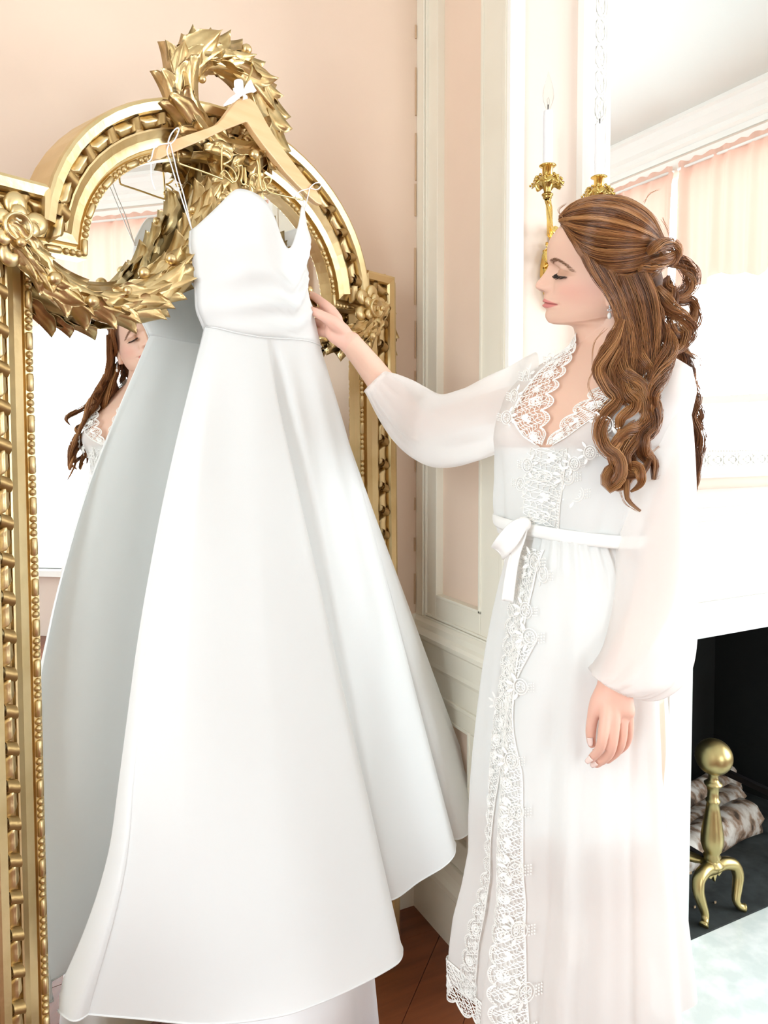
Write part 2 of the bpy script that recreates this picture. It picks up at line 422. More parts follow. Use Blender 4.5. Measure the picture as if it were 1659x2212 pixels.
# glass outline: inner edge of the frame, counter-clockwise from bottom left, up, over the arch and down
HB, SB, HI, AB0 = .395, 1.568, .300, 1.568           # half width, shoulder height, arch half width, arch spring
arch = [(HI * math.cos(t) * -1, AB0 + .235 * (math.sin(t) ** .9)) for t in np.linspace(0, math.pi, 33)]
inner = [(-HB, .12), (-HB, SB)] + arch + [(HB, SB), (HB, .12)]
closed_in = inner
def offset_path(path, close=True):
    n = len(path); out = []
    for i in range(n):
        a = np.array(path[i - 1]); b = np.array(path[i]); c = np.array(path[(i + 1) % n])
        d1 = nrm(b - a); d2 = nrm(c - b); n1 = np.array([-d1[1], d1[0]]); n2 = np.array([-d2[1], d2[0]])
        m = n1 + n2; out.append(m / max(m @ n1, .25))
    return out
outs = offset_path(inner)
mput(MB().prism(inner, .0, -.006, lambda a, b, d: (a, b, d)), 'looking_glass', M_mirror)
mput(MB().prism([(a * 1.03, b if b > .2 else .05) for a, b in inner], -.012, -.03, lambda a, b, d: (a, b, d)), 'back_board', M_back)
def run(prof, nm, m, smooth=False):
    g = [[(p[0] + o[0] * w, p[1] + o[1] * w, q) for w, q in prof] for p, o in zip(inner, outs)]
    return mput(MB().grid(np.array(g), cu=True), nm, m, fixn=True, smooth=smooth)
run([(0, .001), (0, .016), (.013, .016), (.015, .010), (.018, .010), (.020, .022), (.034, .026), (.046, .034), (.049, .034), (.050, .026), (.073, .026), (.073, -.02), (0, -.02), (0, .001)], 'inner_moulding', M_gold)
run([(.0725, -.03), (.0725, .046), (.075, .052), (.088, .056), (.093, .054), (.095, .048), (.095, -.03), (.0725, -.03)], 'outer_board', M_gold)
# extra breadth of the side posts, below the shoulders
for s in (-1, 1):
    mput(MB().box((min(s * .480, s * .499), .0, -.012), (max(s * .480, s * .499), 1.652, .049)), 'side_post', M_gold, bevel=.004)
mput(MB().box((-.49, 0, -.02), (.485, .05, .056)), 'plinth', M_gold, bevel=.006)
# bead-and-bar edging: each bead and bar its own piece
def walk(path, w, pts_step):
    pass
def along(offw, s0=0.0):
    pts = np.array([(p[0] + o[0] * offw, p[1] + o[1] * offw) for p, o in zip(inner, outs)])
    d = np.r_[0, np.cumsum(np.linalg.norm(np.diff(pts, axis=0), axis=1))]
    def at(s):
        x = np.interp(s, d, pts[:, 0]); y = np.interp(s, d, pts[:, 1]); e = .004
        t = nrm([np.interp(s + e, d, pts[:, 0]) - np.interp(s - e, d, pts[:, 0]), np.interp(s + e, d, pts[:, 1]) - np.interp(s - e, d, pts[:, 1])])
        return x, y, t
    return d, at
bead_me = MB().ball((0, 0, 0), .0058, 10, 7).mesh('bead', M_gold, True)
bar_me = MB().tube([(-.0145, 0, 0), (-.0135, 0, 0), (-.0115, 0, 0), (0, 0, 0), (.0115, 0, 0), (.0135, 0, 0), (.0145, 0, 0)], [.001, .004, .0058, .006, .0058, .004, .001], 10).mesh('bead_bar', M_gold, True)
d, at = along(.0065); s = .02
per = .0645
while s < d[-1] - per:
    for ds, me in ((0, bar_me), (.0215, bead_me), (.0325, bead_me), (.0435, bead_me)):
        x, y, t = at(s + ds)
        link('bead_bar' if me is bar_me else 'bead', me, mir, frame_of((x, y, .0165), (t[0], t[1], 0), (-t[1], t[0], 0), (0, 0, 1)))
    s += per
# ribbon-twist: fluted barrels with an open curl between, one piece per turn
mb = MB(); n = 11
rows = []
for i, (x, sc) in enumerate(((-.021, .55), (-.019, .95), (-.015, 1.05), (-.004, .98), (.009, 1.0), (.0165, 1.1), (.019, .8))):
    row = []
    for k in range(n):
        th = math.pi * k / (n - 1); fl = 1 + .09 * math.cos(th * 8)
        sk = .008 * math.cos(th)
        row.append((x + sk, -.0115 * math.cos(th) * sc, .0175 * math.sin(th) * sc * fl - .001))
    rows.append(row)
mb.grid(rows)
mb.f.append(tuple(range(n))); mb.f.append(tuple(6 * n + k for k in reversed(range(n))))
twist_me = mb.mesh('ribbon_barrel', M_gold, True)
mb = MB(); mb.grid([[(.024 + .011 * math.cos(p) + .004 * (k - 2) / 2, .0045 * (k - 2), .012 + .012 * math.sin(p)) for k in range(5)] for p in np.linspace(-.3, 3.4, 9)])
mb.grid([[(.024 + .009 * math.cos(p) + .004 * (k - 2) / 2, .0045 * (k - 2), .012 + .010 * math.sin(p)) for k in range(5)] for p in np.linspace(-.3, 3.4, 9)])
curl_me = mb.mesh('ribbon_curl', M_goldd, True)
d, at = along(.0615); s = .03
while s < d[-1] - .03:
    x, y, t = at(s); fr = frame_of((x, y, .026), (t[0], t[1], 0), (-t[1], t[0], 0), (0, 0, 1))
    link('ribbon_barrel', twist_me, mir, fr); link('ribbon_curl', curl_me, mir, fr); s += .0575

# ---- carved leaves
def leaf_mesh(name, L, Wd, curl, wav, seed, m=M_gold2, lobes=6):
    r = random.Random(seed); nu, nv = 15, 9; g = np.zeros((nu, nv, 3)); ph = r.random() * 6
    for i in range(nu):
        t = i / (nu - 1); w = Wd * (math.sin(math.pi * min(1, t * .93 + .07)) ** .62) * (1 - .12 * t) + .0012
        w *= 1 + .085 * math.sin(t * math.pi * 2 * lobes / 2 + ph)
        for j in range(nv):
            c = (j / (nv - 1)) * 2 - 1
            z = curl * (t * t) - .55 * curl * t - Wd * .42 * c * c + wav * math.sin(t * 14 + ph) * abs(c) ** 2 + .18 * Wd * math.exp(-(c / .16) ** 2)
            z += .07 * Wd * math.cos(c * 9) * math.sin(math.pi * t)
            g[i, j] = (t * L, c * w, z)
    mb = MB(); mb.grid(g)
    lo = g.copy(); lo[:, :, 2] -= .0035; lo[:, [0, -1], 2] += .002
    mb.grid(lo, flip=True)
    k = nu * nv                                  # close the rim
    rim = [i * nv for i in range(nu)] + [(nu - 1) * nv + j for j in range(1, nv)] + [i * nv + nv - 1 for i in reversed(range(nu - 1))] + [j for j in reversed(range(1, nv - 1))]
    for a, b in zip(rim, rim[1:] + rim[:1]): mb.f.append((a, b, b + k, a + k))
    return mb.mesh(name, m, True)
LEAFM = [leaf_mesh('laurel_leaf', .090, .0265, .026, .0018, k) for k in range(4)]
berry_me = MB().ball((0, 0, 0), .0085, 12, 9).mesh('berry', M_gold2, True)
rl = random.Random(11)
def leafy(path, rad, seed, step=.021, per_row=5, full=False, scale=1.0, phase=0, taper=None):
    """leaves overlapping along a rope: path = (a, b, q) points"""
    r = random.Random(seed); pts = resample(path, 80); L = np.sum(np.linalg.norm(np.diff(pts, axis=0), axis=1))
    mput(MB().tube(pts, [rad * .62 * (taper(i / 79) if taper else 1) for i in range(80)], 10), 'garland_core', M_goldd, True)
    n = int(L / step)
    for i in range(n):
        f = i / (n - 1) * .97; x = f * 79; i0 = int(x); p = pts[i0] + (pts[min(i0 + 1, 79)] - pts[i0]) * (x - i0)
        t = nrm(pts[min(i0 + 2, 79)] - pts[max(i0 - 2, 0)]); zq = np.array([0, 0, 1.]); sd = nrm(np.cross(zq, t)); up = np.cross(t, sd)
        k = taper(f) if taper else 1.0
        for j in range(per_row):
            if full: th = 2 * math.pi * (j + .5 * (i % 2)) / per_row + r.uniform(-.25, .25)
            else: th = math.pi * (j + .5 + (.5 * (i % 2) - .25)) / per_row + r.uniform(-.15, .15)
            nr = sd * math.cos(th) + up * math.sin(th)
            tt = nrm(t + nr * r.uniform(.0, .14)); nn = nrm(nr - tt * (nr @ tt)); ss = np.cross(nn, tt)
            sc = scale * r.uniform(.85, 1.15) * (.6 + .4 * k)
            roll = r.uniform(-.25, .25); ss2 = ss * math.cos(roll) + nn * math.sin(roll); nn2 = np.cross(tt, ss2)
            fr = frame_of(p + nr * rad * k * .72 - tt * .03, tt * sc, ss2 * sc, nn2 * sc)
            link('laurel_leaf', LEAFM[r.randrange(4)], mir, fr)
        if i % 2 == 0:
            for _ in range(1):
                th = r.uniform(.4, 2.7) if not full else r.uniform(0, 6.28)
                nr = sd * math.cos(th) + up * math.sin(th); sc = r.uniform(.85, 1.25)
                link('berry', berry_me, mir, frame_of(p + nr * rad * k * 1.02, t * sc, sd * sc, up * sc))
# swags, traced by their middle line
swl = [ml(x, y, q) for x, y, q in ((38, 520, .06), (90, 585, .055), (165, 640, .05), (255, 655, .05), (335, 625, .05), (395, 555, .045), (432, 470, .04), (462, 412, .035))]
sw = catmull(swl, 8)
tp = lambda f: .62 + .5 * math.sin(math.pi * min(1, f * 1.02)) ** .8
leafy(sw, .034, 3, .031, 4, taper=tp)
ax0 = ml(490, 380, .03)[0]
sw2 = sw.copy(); sw2[:, 0] = 2 * -.008 - sw2[:, 0]
leafy(sw2, .034, 4, .036, 4, taper=tp)
# wreath crest
wc = ml(487, 232, .05)
wx = [wc + np.array([.103 * math.cos(t), .088 * math.sin(t), 0]) for t in np.linspace(-math.pi / 2 - .12, -math.pi / 2 - .12 - 2 * math.pi + .3, 60)]
leafy(wx, .037, 7, .036, 7, full=True, scale=.95)
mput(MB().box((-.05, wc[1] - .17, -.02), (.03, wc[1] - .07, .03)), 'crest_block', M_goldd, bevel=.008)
# leaf spray and folded ribbon below the wreath
cb = ml(505, 365, .034)
for k in range(15):
    th = R_(-90 + (k - 7) * 24 + rl.uniform(-8, 8)); dr = np.array([math.cos(th), math.sin(th), rl.uniform(-.05, .18)]); dr = nrm(dr)
    ss = nrm(np.cross([0, 0, 1], dr)); nn = np.cross(dr, ss); sc = rl.uniform(.75, 1.1)
    link('laurel_leaf', LEAFM[k % 4], mir, frame_of(cb + np.array([0, .02, rl.uniform(-.01, .015)]), dr * sc, ss * sc * 1.25, nn * sc))
for k in range(9):
    th = rl.uniform(0, 6.28); rr = rl.uniform(.02, .06)
    link('berry', berry_me, mir, frame_of(cb + np.array([rr * math.cos(th), .01 + rr * math.sin(th), .018]), (1.2, 0, 0), (0, 1.2, 0), (0, 0, 1.2)))
for k in range(6):                                   # fluted folds hanging in the middle
    a0 = -.032 + .013 * k
    mput(MB().tube([(cb[0] + a0 * .3, cb[1] + .055, cb[2] + .0), (cb[0] + a0 * .7, cb[1] + .025, cb[2] + .022), (cb[0] + a0 * 1.2, cb[1] - .012, cb[2] + .018)], [.004, .009, .003], 8), 'ribbon_fold', M_gold2, True)
bl = ml(497, 400, .045)
mput(MB().tube([bl + np.array([0, .03, 0]), bl, bl + np.array([.012, -.03, .006]), bl + np.array([.02, -.055, .008])], [.006, .017, .013, .002], 10), 'tassel', M_gold2, True)
mput(MB().tube([bl + np.array([-.012, .03, -.01]), bl + np.array([-.016, -.045, -.008]), bl + np.array([-.02, -.075, -.01])], [.012, .016, .012], 10), 'tassel', M_goldd, True)
# corner rosettes: five rolled petals round a ring, and a hanging leaf drop outside each post
def rosette(c, sx):
    ro = mput(MB().lathe([(.0, .016), (.006, .016), (.012, .020), (.017, .026), (.0185, .030), (.021, .030), (.022, .024), (.020, .010), (.024, 0)], 22, c), 'rosette', M_gold, True)
    for ring_n, R1, sz_, zz_ in ((6, .037, 1.0, .008), (5, .022, .72, .018)):
        for k in range(ring_n):
            th = 2 * math.pi * k / ring_n + (.4 if ring_n == 6 else .1); dr = np.array([math.cos(th), math.sin(th), 0]); tn = np.array([-dr[1], dr[0], 0]); g = []
            for u in np.linspace(.03, math.pi - .03, 10):
                g.append([c + dr * (R1 + .020 * sz_ * math.sin(u) * math.cos(a)) + tn * .0175 * sz_ * math.sin(u) * math.sin(a) + np.array([0, 0, zz_ + .010 * sz_ * math.cos(u) - .006 * sz_ * math.exp(-((math.sin(u) * math.cos(a) + .3) / .35) ** 2 - (math.sin(u) * math.sin(a) / .3) ** 2) * (math.cos(u) > 0)]) for a in np.linspace(0, 2 * math.pi, 16, endpoint=False)])
            MB().grid(g, cv=True).build('petal', M_gold, ro, smooth=True)
    return ro
for sx, (x, y) in ((-1, (22, 497)), (1, (795, 668))):
    c = ml(x, y, .05); rosette(c, sx)
for sx in (-1, 1):
    a0 = .499 * sx
    drop = [np.array([a0 + sx * .012, 1.648, .0]), np.array([a0 + sx * .006, 1.61, .01]), np.array([a0 + sx * .014, 1.56, .012]), np.array([a0 + sx * .010, 1.50, .012]), np.array([a0 + sx * .012, 1.44, .01]), np.array([a0 + sx * .004, 1.37, .0])]
    leafy(drop, .017, 20 + sx, .036, 4, full=True, scale=.75)
    link('scroll_tip', MB().tube([(a0 + sx * .018, 1.655, .01), (a0 + sx * .03, 1.645, .012), (a0 + sx * .028, 1.63, .012)], [.003, .009, .004], 8).mesh('scroll_tip', M_gold2, True), mir)

# ================================================================ WOODEN HANGER hooked over the wreath, wire word below it
M_maple = mat('maple_wood', (.74, .47, .235), .35, bump=(12, .05, .001, (1, 14, 1)), vary=(5, (.80, .54, .29), 6, (1, 16, 1)))
M_wire = mat('gold_wire', (.72, .56, .27), .28, 1.0)
M_ribbon = mat('white_satin_ribbon', (.86, .86, .87), .35, sheen=.2)
HQ = .088
hang = thing('coat_hanger', 'maple coat hanger with gold wire word Bride hooked over the wreath', 'hanger')
hang.matrix_world = MM; BASIS['coat_hanger'] = MM
def hcrop(pts, q): return [ml(300 + x / 3.95, 100 + y / 3.95, q) for x, y in pts]
up_l = [(890, 448), (850, 452), (810, 478), (775, 520), (735, 575), (695, 628), (650, 672), (570, 705), (450, 745), (340, 782), (255, 815), (190, 838), (150, 870), (128, 925), (125, 970)]
lo_l = [(160, 973), (210, 945), (300, 905), (420, 855), (560, 795), (700, 728), (800, 690), (890, 655)]
lo_r = [(905, 655), (960, 740), (1040, 850), (1130, 960), (1230, 1085), (1330, 1190), (1430, 1285), (1500, 1345), (1540, 1360)]
up_r = [(1545, 1340), (1540, 1310), (1500, 1240), (1430, 1160), (1330, 1035), (1230, 905), (1120, 745), (1060, 640), (1010, 545), (975, 490), (935, 455)]
outl = hcrop(up_l + lo_l + lo_r + up_r, HQ)
o = MB().prism([(p[0], p[1]) for p in outl], HQ - .007, HQ + .007, lambda a, b, d: (a, b, d)).build('hanger_body', M_maple, hang, fixn=True, bevel=.0025, smooth=False)
hk = hcrop([(893, 455), (893, 400), (897, 370), (915, 325), (945, 255), (966, 195), (966, 150), (950, 110), (925, 82), (900, 70), (875, 70), (858, 82)], HQ)
hk = np.array(hk); hk[5:, 2] -= np.linspace(0, .035, len(hk) - 5)
MB().tube(catmull(hk, 5), .0019, 8).build('hook', M_wire, hang, smooth=True)
wr_ = [(326, 905), (330, 960), (338, 990), (380, 1010), (540, 1068), (700, 1130), (712, 1118), (708, 1000), (704, 892), (692, 862), (682, 840), (690, 826), (703, 842), (706, 875), (745, 885), (782, 920), (788, 958), (750, 992), (722, 1003), (760, 1022), (800, 1062), (828, 1112), (826, 1152), (800, 1165), (755, 1135), (712, 1098), (706, 1075), (724, 1060), (752, 1082), (795, 1140), (822, 1152), (842, 1110), (850, 1050), (838, 1026), (815, 1018), (812, 1002), (832, 1000), (852, 1020), (880, 1018), (878, 1080), (872, 1150), (890, 1175), (912, 1160), (905, 1060), (902, 1040), (906, 1120), (915, 1185), (935, 1190), (948, 1150), (965, 1105), (995, 1088), (1004, 1112), (978, 1098), (955, 1125), (955, 1180), (985, 1215), (1010, 1190), (1020, 1110), (1014, 1010), (1004, 965), (1014, 948), (1026, 965), (1028, 1060), (1036, 1170), (1056, 1225), (1078, 1222), (1075, 1180), (1064, 1140), (1078, 1118), (1105, 1118), (1124, 1136), (1118, 1165), (1094, 1188), (1084, 1212), (1105, 1238), (1200, 1265), (1330, 1295), (1398, 1312), (1406, 1300), (1408, 1240)]
w3 = catmull(np.array(hcrop(wr_, HQ)), 5); w3[:, 2] += .0014 * np.sin(np.arange(len(w3)) * .33)
MB().tube(w3, .0018, 7).build('wire_word', M_wire, hang, smooth=True)
MB().tube(np.array(hcrop([(326, 905), (330, 870)], HQ)), .00145, 6).build('wire_end', M_wire, hang); MB().tube(np.array(hcrop([(1408, 1245), (1404, 1190)], HQ)), .00145, 6).build('wire_end', M_wire, hang)
def ribbon(nm, mid, wid, parent, m=M_ribbon, th=.0004):
    mid = np.asarray(mid, float); g = []
    for p, w in zip(mid, wid): w = np.asarray(w, float); g.append([p - w, p - w * .3 + np.array([0, 0, .0012]), p + w * .3 + np.array([0, 0, .0012]), p + w])
    mb = MB().grid(g); return mb.build(nm, m, parent, smooth=True)
bq = HQ + .012
for nm, mid, wid in (('bow_loop', [(890, 400), (862, 360), (838, 325), (822, 300), (815, 290)], [(8, 10), (22, -22), (34, -30), (20, -18), (4, -4)]),
                     ('bow_loop', [(895, 400), (925, 365), (955, 345), (978, 362), (985, 378)], [(8, 10), (20, 32), (12, 55), (18, 22), (4, 3)]),
                     ('bow_loop', [(885, 405), (850, 400), (815, 385), (800, 370)], [(4, 12), (4, 34), (6, 30), (2, 6)]),
                     ('bow_tail', [(880, 405), (830, 430), (775, 470), (722, 508)], [(6, 10), (14, 18), (14, 20), (4, 6)]),
                     ('bow_tail', [(892, 405), (895, 430), (905, 455)], [(6, 2), (16, -2), (22, -6)])):
    c = [ml(300 + x / 3.95, 100 + y / 3.95, bq) for x, y in mid]
    e = [ml(300 + (x + a) / 3.95, 100 + (y + b) / 3.95, bq) - ml(300 + x / 3.95, 100 + y / 3.95, bq) for (x, y), (a, b) in zip(mid, wid)]
    cc = catmull(np.array(c), 4); ee = catmull(np.array(e), 4); cc[:, 2] += .004 * np.sin(np.linspace(0, 3.1, len(cc)))
    ribbon(nm, cc, ee, hang)
MB().ball(ml(300 + 890 / 3.95, 100 + 403 / 3.95, bq + .002), .005, 10, 7, (1, 1.2, .8)).build('bow_knot', M_ribbon, hang, smooth=True)

# ================================================================ WEDDING DRESS
def satin(name):
    m = mat(name, (.95, .95, .94), .42, sheen=.15, spec=.35)
    N = m.node_tree.nodes; L = m.node_tree.links; t = N.new('ShaderNodeBsdfTranslucent'); t.inputs['Color'].default_value = (.98, .985, .98, 1); x = N.new('ShaderNodeMixShader'); x.inputs['Fac'].default_value = .36
    L.new(N['Principled BSDF'].outputs[0], x.inputs[1]); L.new(t.outputs[0], x.inputs[2]); L.new(x.outputs[0], N['Material Output'].inputs['Surface'])
    return m
M_satin = satin('ivory_satin'); M_lining = mat('dress_lining', (.85, .85, .86), .6)
dress = thing('wedding_dress', 'white strapless satin wedding dress hanging from the hanger before the mirror', 'dress')
dress.matrix_world = MM; BASIS['wedding_dress'] = MM
MINV = np.array(Matrix(MM).inverted())
def tolocal(p): return (MINV @ np.r_[np.asarray(p, float), 1])[:3]
def camxd(x, d, z): return CAMP * [1, 1, 0] + RT * x + FH * d + UPV * z
# bodice: shaped by its edges in the picture plane of the dress
BQ = .085
def bl_(x, y, q=BQ): return ml(x, y, q)
topf = [(414, 497), (424, 480), (445, 452), (462, 430), (474, 421), (490, 423), (512, 432), (532, 448), (548, 472), (560, 500), (568, 522), (577, 540), (584, 546), (592, 538), (602, 508), (611, 482), (619, 462), (626, 452), (632, 456), (640, 470), (650, 480), (655, 490)]
topf = catmull(np.array([bl_(*p) for p in topf]), 3)
sideL = catmull(np.array([bl_(*p) for p in ((414, 497), (412, 530), (418, 570), (424, 620), (427, 665), (437, 690), (444, 706))]), 6)
sideR = catmull(np.array([bl_(*p) for p in ((655, 490), (655, 520), (659, 550), (652, 572), (651, 605), (660, 650), (672, 690), (688, 752))]), 6)
NU, NV = 72, 26
tf = resample(topf, NU); sl = resample(sideL, NV); sr = resample(sideR, NV)
botf = catmull(np.array([bl_(*p) for p in ((444, 706), (480, 722), (520, 732), (556, 736), (600, 738), (640, 742), (688, 752))]), 8); bf = resample(botf, NU)
def depthf(u): return max(0.0, 1 - abs(2 * u - 1) ** 2.3) ** .62
front = np.zeros((NV, NU, 3))
for i in range(NV):
    v = i / (NV - 1)
    for j in range(NU):
        u = j / (NU - 1)
        p = (1 - v) * tf[j] + v * bf[j]
        # keep the side outlines
        eL = sl[i] - ((1 - v) * tf[0] + v * bf[0]); eR = sr[i] - ((1 - v) * tf[-1] + v * bf[-1])
        p = p + eL * (1 - u) ** 3 + eR * u ** 3
        bust = math.exp(-((u - .27) / .17) ** 2) * math.exp(-((v - .28) / .25) ** 2) + .9 * math.exp(-((u - .80) / .14) ** 2) * math.exp(-((v - .25) / .25) ** 2)
        q = .050 * depthf(u) + .022 * bust
        # cowl folds sweeping from the plunge to the right side seam
        fold = lambda c0, c1, w, h: h * math.exp(-((v - (c0 + (c1 - c0) * u + .1 * math.sin(u * 3))) / w) ** 2) * min(1, u * 3) * min(1, (1 - u) * 6)
        q += fold(.82, .40, .040, .013) + fold(.60, .16, .050, .010) + fold(.95, .66, .028, .008)
        front[i, j] = p + np.array([0, 0, q])
back = front.copy(); botb = bf.copy()
for i in range(NV):
    v = i / (NV - 1)
    for j in range(NU):
        u = j / (NU - 1); top_b = tf[0] * (1 - u) + tf[-1] * u + np.array([0, -.02 * math.sin(math.pi * u), 0])
        p = (1 - v) * top_b + v * bf[j]
        eL = sl[i] - ((1 - v) * tf[0] + v * bf[0]); eR = sr[i] - ((1 - v) * tf[-1] + v * bf[-1])
        p = p + eL * (1 - u) ** 3 + eR * u ** 3
        back[i, j] = p + np.array([0, 0, -.055 * depthf(u)])
def solid(o, t, off=0):
    md = o.modifiers.new('thickness', 'SOLIDIFY'); md.thickness = t; md.offset = off; return o
solid(MB().grid(front).build('bodice_front', M_satin, dress, smooth=True), .003)
solid(MB().grid(back, flip=True).build('bodice_back', M_satin, dress, smooth=True), .003)
# skirt: stiff satin panels running straight from the waist to a rolling hem
ZH = .335
def hemz(x, y, z=ZH): return tolocal(onz(x, y, z))
hem = []   # (waist parameter round the ring, hem point)
def H(w, p, mid=None): hem.append((w, np.asarray(p, float), mid))
H(0.00, hemz(112, 2166)); H(.014, hemz(160, 2186)); H(.035, hemz(300, 2200)); H(.070, hemz(450, 2212)); H(.105, hemz(600, 2195)); H(.130, hemz(690, 2166))
H(.150, hemz(775, 2128)); H(.165, hemz(835, 2096)); H(.173, hemz(862, 2077)); H(.178, hemz(869, 2058)); H(.182, hemz(863, 2035))
H(.188, tolocal(camxd(-.005, 1.42, ZH))); H(.196, tolocal(camxd(-.035, 1.46, ZH))); H(.21, tolocal(camxd(-.025, 1.495, ZH)))
H(.25, hemz(848, 1943)); H(.34, hemz(905, 1904)); H(.42, hemz(955, 1874)); H(.452, hemz(978, 1852)); H(.464, hemz(983, 1834)); H(.470, hemz(978, 1815))
H(.476, tolocal(camxd(.105, 1.715, ZH))); H(.481, tolocal(camxd(.10, 1.745, ZH)))
H(.486, hemz(978, 1812)); H(.492, hemz(1005, 1806)); H(.500, hemz(1026, 1785)); H(.506, hemz(1035, 1765)); H(.512, hemz(1034, 1748)); H(.522, hemz(1026, 1735))
mir_pt = lambda a, q: np.array([a, ZH, q])
H(.60, mir_pt(.36, .16)); H(.68, mir_pt(.20, .075)); H(.76, mir_pt(.03, .085)); H(.83, mir_pt(-.12, .07)); H(.90, mir_pt(-.25, .08)); H(.95, mir_pt(-.33, .06)); H(.98, mir_pt(-.375, .055))
# waist ring in the same local frame
fr_b = front[-1]; bk_b = back[-1]
ring = np.concatenate([fr_b, bk_b[::-1][1:-1]])
rd = np.r_[0, np.cumsum(np.linalg.norm(np.diff(np.vstack([ring, ring[:1]]), axis=0), axis=1))]; rd /= rd[-1]
NH = 420
hp = np.array([h[1] for h in hem]); hw = np.array([h[0] for h in hem])
hc = catmull(hp, 10, True)
wpar = np.concatenate([np.linspace(hw[i], hw[(i + 1) % len(hw)] + (1 if i == len(hw) - 1 else 0), 10, endpoint=False) for i in range(len(hw))])
ringc = np.vstack([ring, ring[:1]])
wz = np.stack([np.interp(wpar % 1.0, rd, ringc[:, k]) for k in range(3)], 1)
NS = 44; g = np.zeros((NS, len(hc), 3))
tipw = np.exp(-(np.minimum(wpar % 1, 1 - wpar % 1) / .07) ** 2)
hipn = (wz - wz.mean(0)) * [1, 0, 1]
_w0, _h0 = ring[0], hp[0]                              # the left edge stands off the glass and only the train sweeps back to it
_want = catmull(np.array([_w0] + [ml(*v) for v in ((402, 880, .100), (366, 1050, .116), (332, 1230, .126), (303, 1400, .133), (262, 1680, .138), (234, 1850, .125), (182, 2010, .08))] + [_h0]), 10)
_tt = (_want[:, 1] - _w0[1]) / (_h0[1] - _w0[1]); _ts = np.linspace(0, 1, NS)
tipd = np.stack([np.interp(_ts, _tt, _want[:, k]) - (_w0[k] + (_h0[k] - _w0[k]) * _ts) for k in range(3)], 1)
for i in range(NS):
    t = i / (NS - 1)
    base_ = wz * (1 - t) + hc * t
    bul = .10 * (math.sin(math.pi * min(1, t * 1.0)) ** 1.2) * (1 - t) ** 1.1     # fullness under the waist seam
    p = base_ + hipn * bul
    gv = np.exp(-((wpar - .205) / .016) ** 2) * min(1, t * 9) * (1 - t) ** 1.5
    p[:, 2] -= gv * .030
    p = p + tipw[:, None] * tipd[i]
    pl = np.sin(wpar * 2 * np.pi * 9 + .7) * .004 * (1 - t) * min(1, t * 8)
    p[:, 2] += pl
    p[:, 2] = np.maximum(p[:, 2], np.where(np.abs(p[:, 0]) < .388, .014, .064))
    g[i] = p
sk = MB().grid(g, cv=True).build('skirt', M_satin, dress, smooth=True)
MB().tube(g[-1], .0018, 6, closed=True).build('rolled_hem', M_satin, dress, smooth=True)
# inverted pleat lines at the waist seam
for (x0, y0, x1, y1, w) in ((551, 737, 574, 905, .006), (462, 770, 468, 870, .005)):
    a = ml(x0, y0, BQ); b = ml(x1, y1, BQ)
# waistband piping
MB().tube(np.vstack([fr_b + [0, 0, .002]]), .0016, 6).build('waist_seam', M_satin, dress, smooth=True)
# underskirt peeping below the hem
us = []
uc = tolocal(camxd(-.16, 1.325, 0))
for zz, k in ((.36, .78), (.26, .9), (.07, 1.0)):
    us.append([uc + np.array([(.205 * math.cos(t) + .012 * math.sin(6 * t)) * k, zz, (.085 + .008 * math.sin(5 * t)) * math.sin(t) * k]) for t in np.linspace(0, 2 * math.pi, 72, endpoint=False)])
ug = np.array(us)
solid(MB().grid(ug, cv=True).build('underskirt', M_lining, dress, smooth=True), .002)
# hanging loops from the hanger to the side seams
def cord(pts, q0, q1, nm='hanging_loop'):
    p = [ml(300 + x / 3.95, 100 + y / 3.95, q0 + (q1 - q0) * i / (len(pts) - 1)) for i, (x, y) in enumerate(pts)]
    MB().tube(catmull(np.array(p), 5), .00115, 6).build(nm, M_ribbon, dress, smooth=True)
e = HQ + .0095
cord([(270, 825), (250, 820), (275, 750), (320, 700), (342, 712), (310, 790), (268, 835)], e, e)
cord([(268, 830), (300, 960), (335, 1110), (385, 1280), (450, 1560)], e, BQ + .002); cord([(255, 840), (240, 900), (275, 1010), (330, 1190), (395, 1390), (452, 1562)], e, BQ + .002)
cord([(250, 830), (180, 840), (130, 870), (105, 960), (75, 985)], e, e + .004); cord([(105, 985), (105, 1110), (125, 1190), (140, 1225)], e, e, 'loose_thread')
cord([(1455, 1210), (1500, 1170), (1545, 1165), (1555, 1190), (1520, 1222), (1465, 1212)], e, e); cord([(1458, 1212), (1435, 1310), (1410, 1420), (1392, 1520), (1385, 1580)], e, BQ + .002)
cord([(1450, 1215), (1380, 1235), (1340, 1270), (1345, 1300)], e, e - .01); cord([(1408, 1310), (1400, 1400), (1385, 1580)], e, BQ + .002)

# ================================================================ SCONCE with two candle arms
M_brass = mat('antique_brass', (.60, .42, .13), .26, 1.0, bump=(140, .3, .0015), vary=(40, (.30, .19, .05), 6), ramp=(.45, .75))
M_brassb = mat('bright_brass', (.80, .56, .17), .22, 1.0, bump=(60, .06, .001))
M_candle = mat('candle_sleeve', (.82, .83, .86), .55)
sc_q = .115                                             # candles stand this far off the wall
pA = ony(1183, 360, YF - sc_q); pB = ony(1294, 385, YF - sc_q)
_w = ony(1194, 580, YF); SCX = _w[0]; SCZ = _w[2]; PE = ony(1187, 507, YF - .032)
sco = thing('candle_sconce', 'brass two-arm candle wall sconce with white sleeves and clear flame bulbs above the woman', 'sconce', (SCX, YF, SCZ))
def sput(mb, nm, m, smooth=True, par=None, **k):
    o = mb.build(nm, m, None, smooth=smooth, **k)
    if par is None: keep(o, sco)
    else: o.parent = par
    return o
SLV = .112; CR = .0098
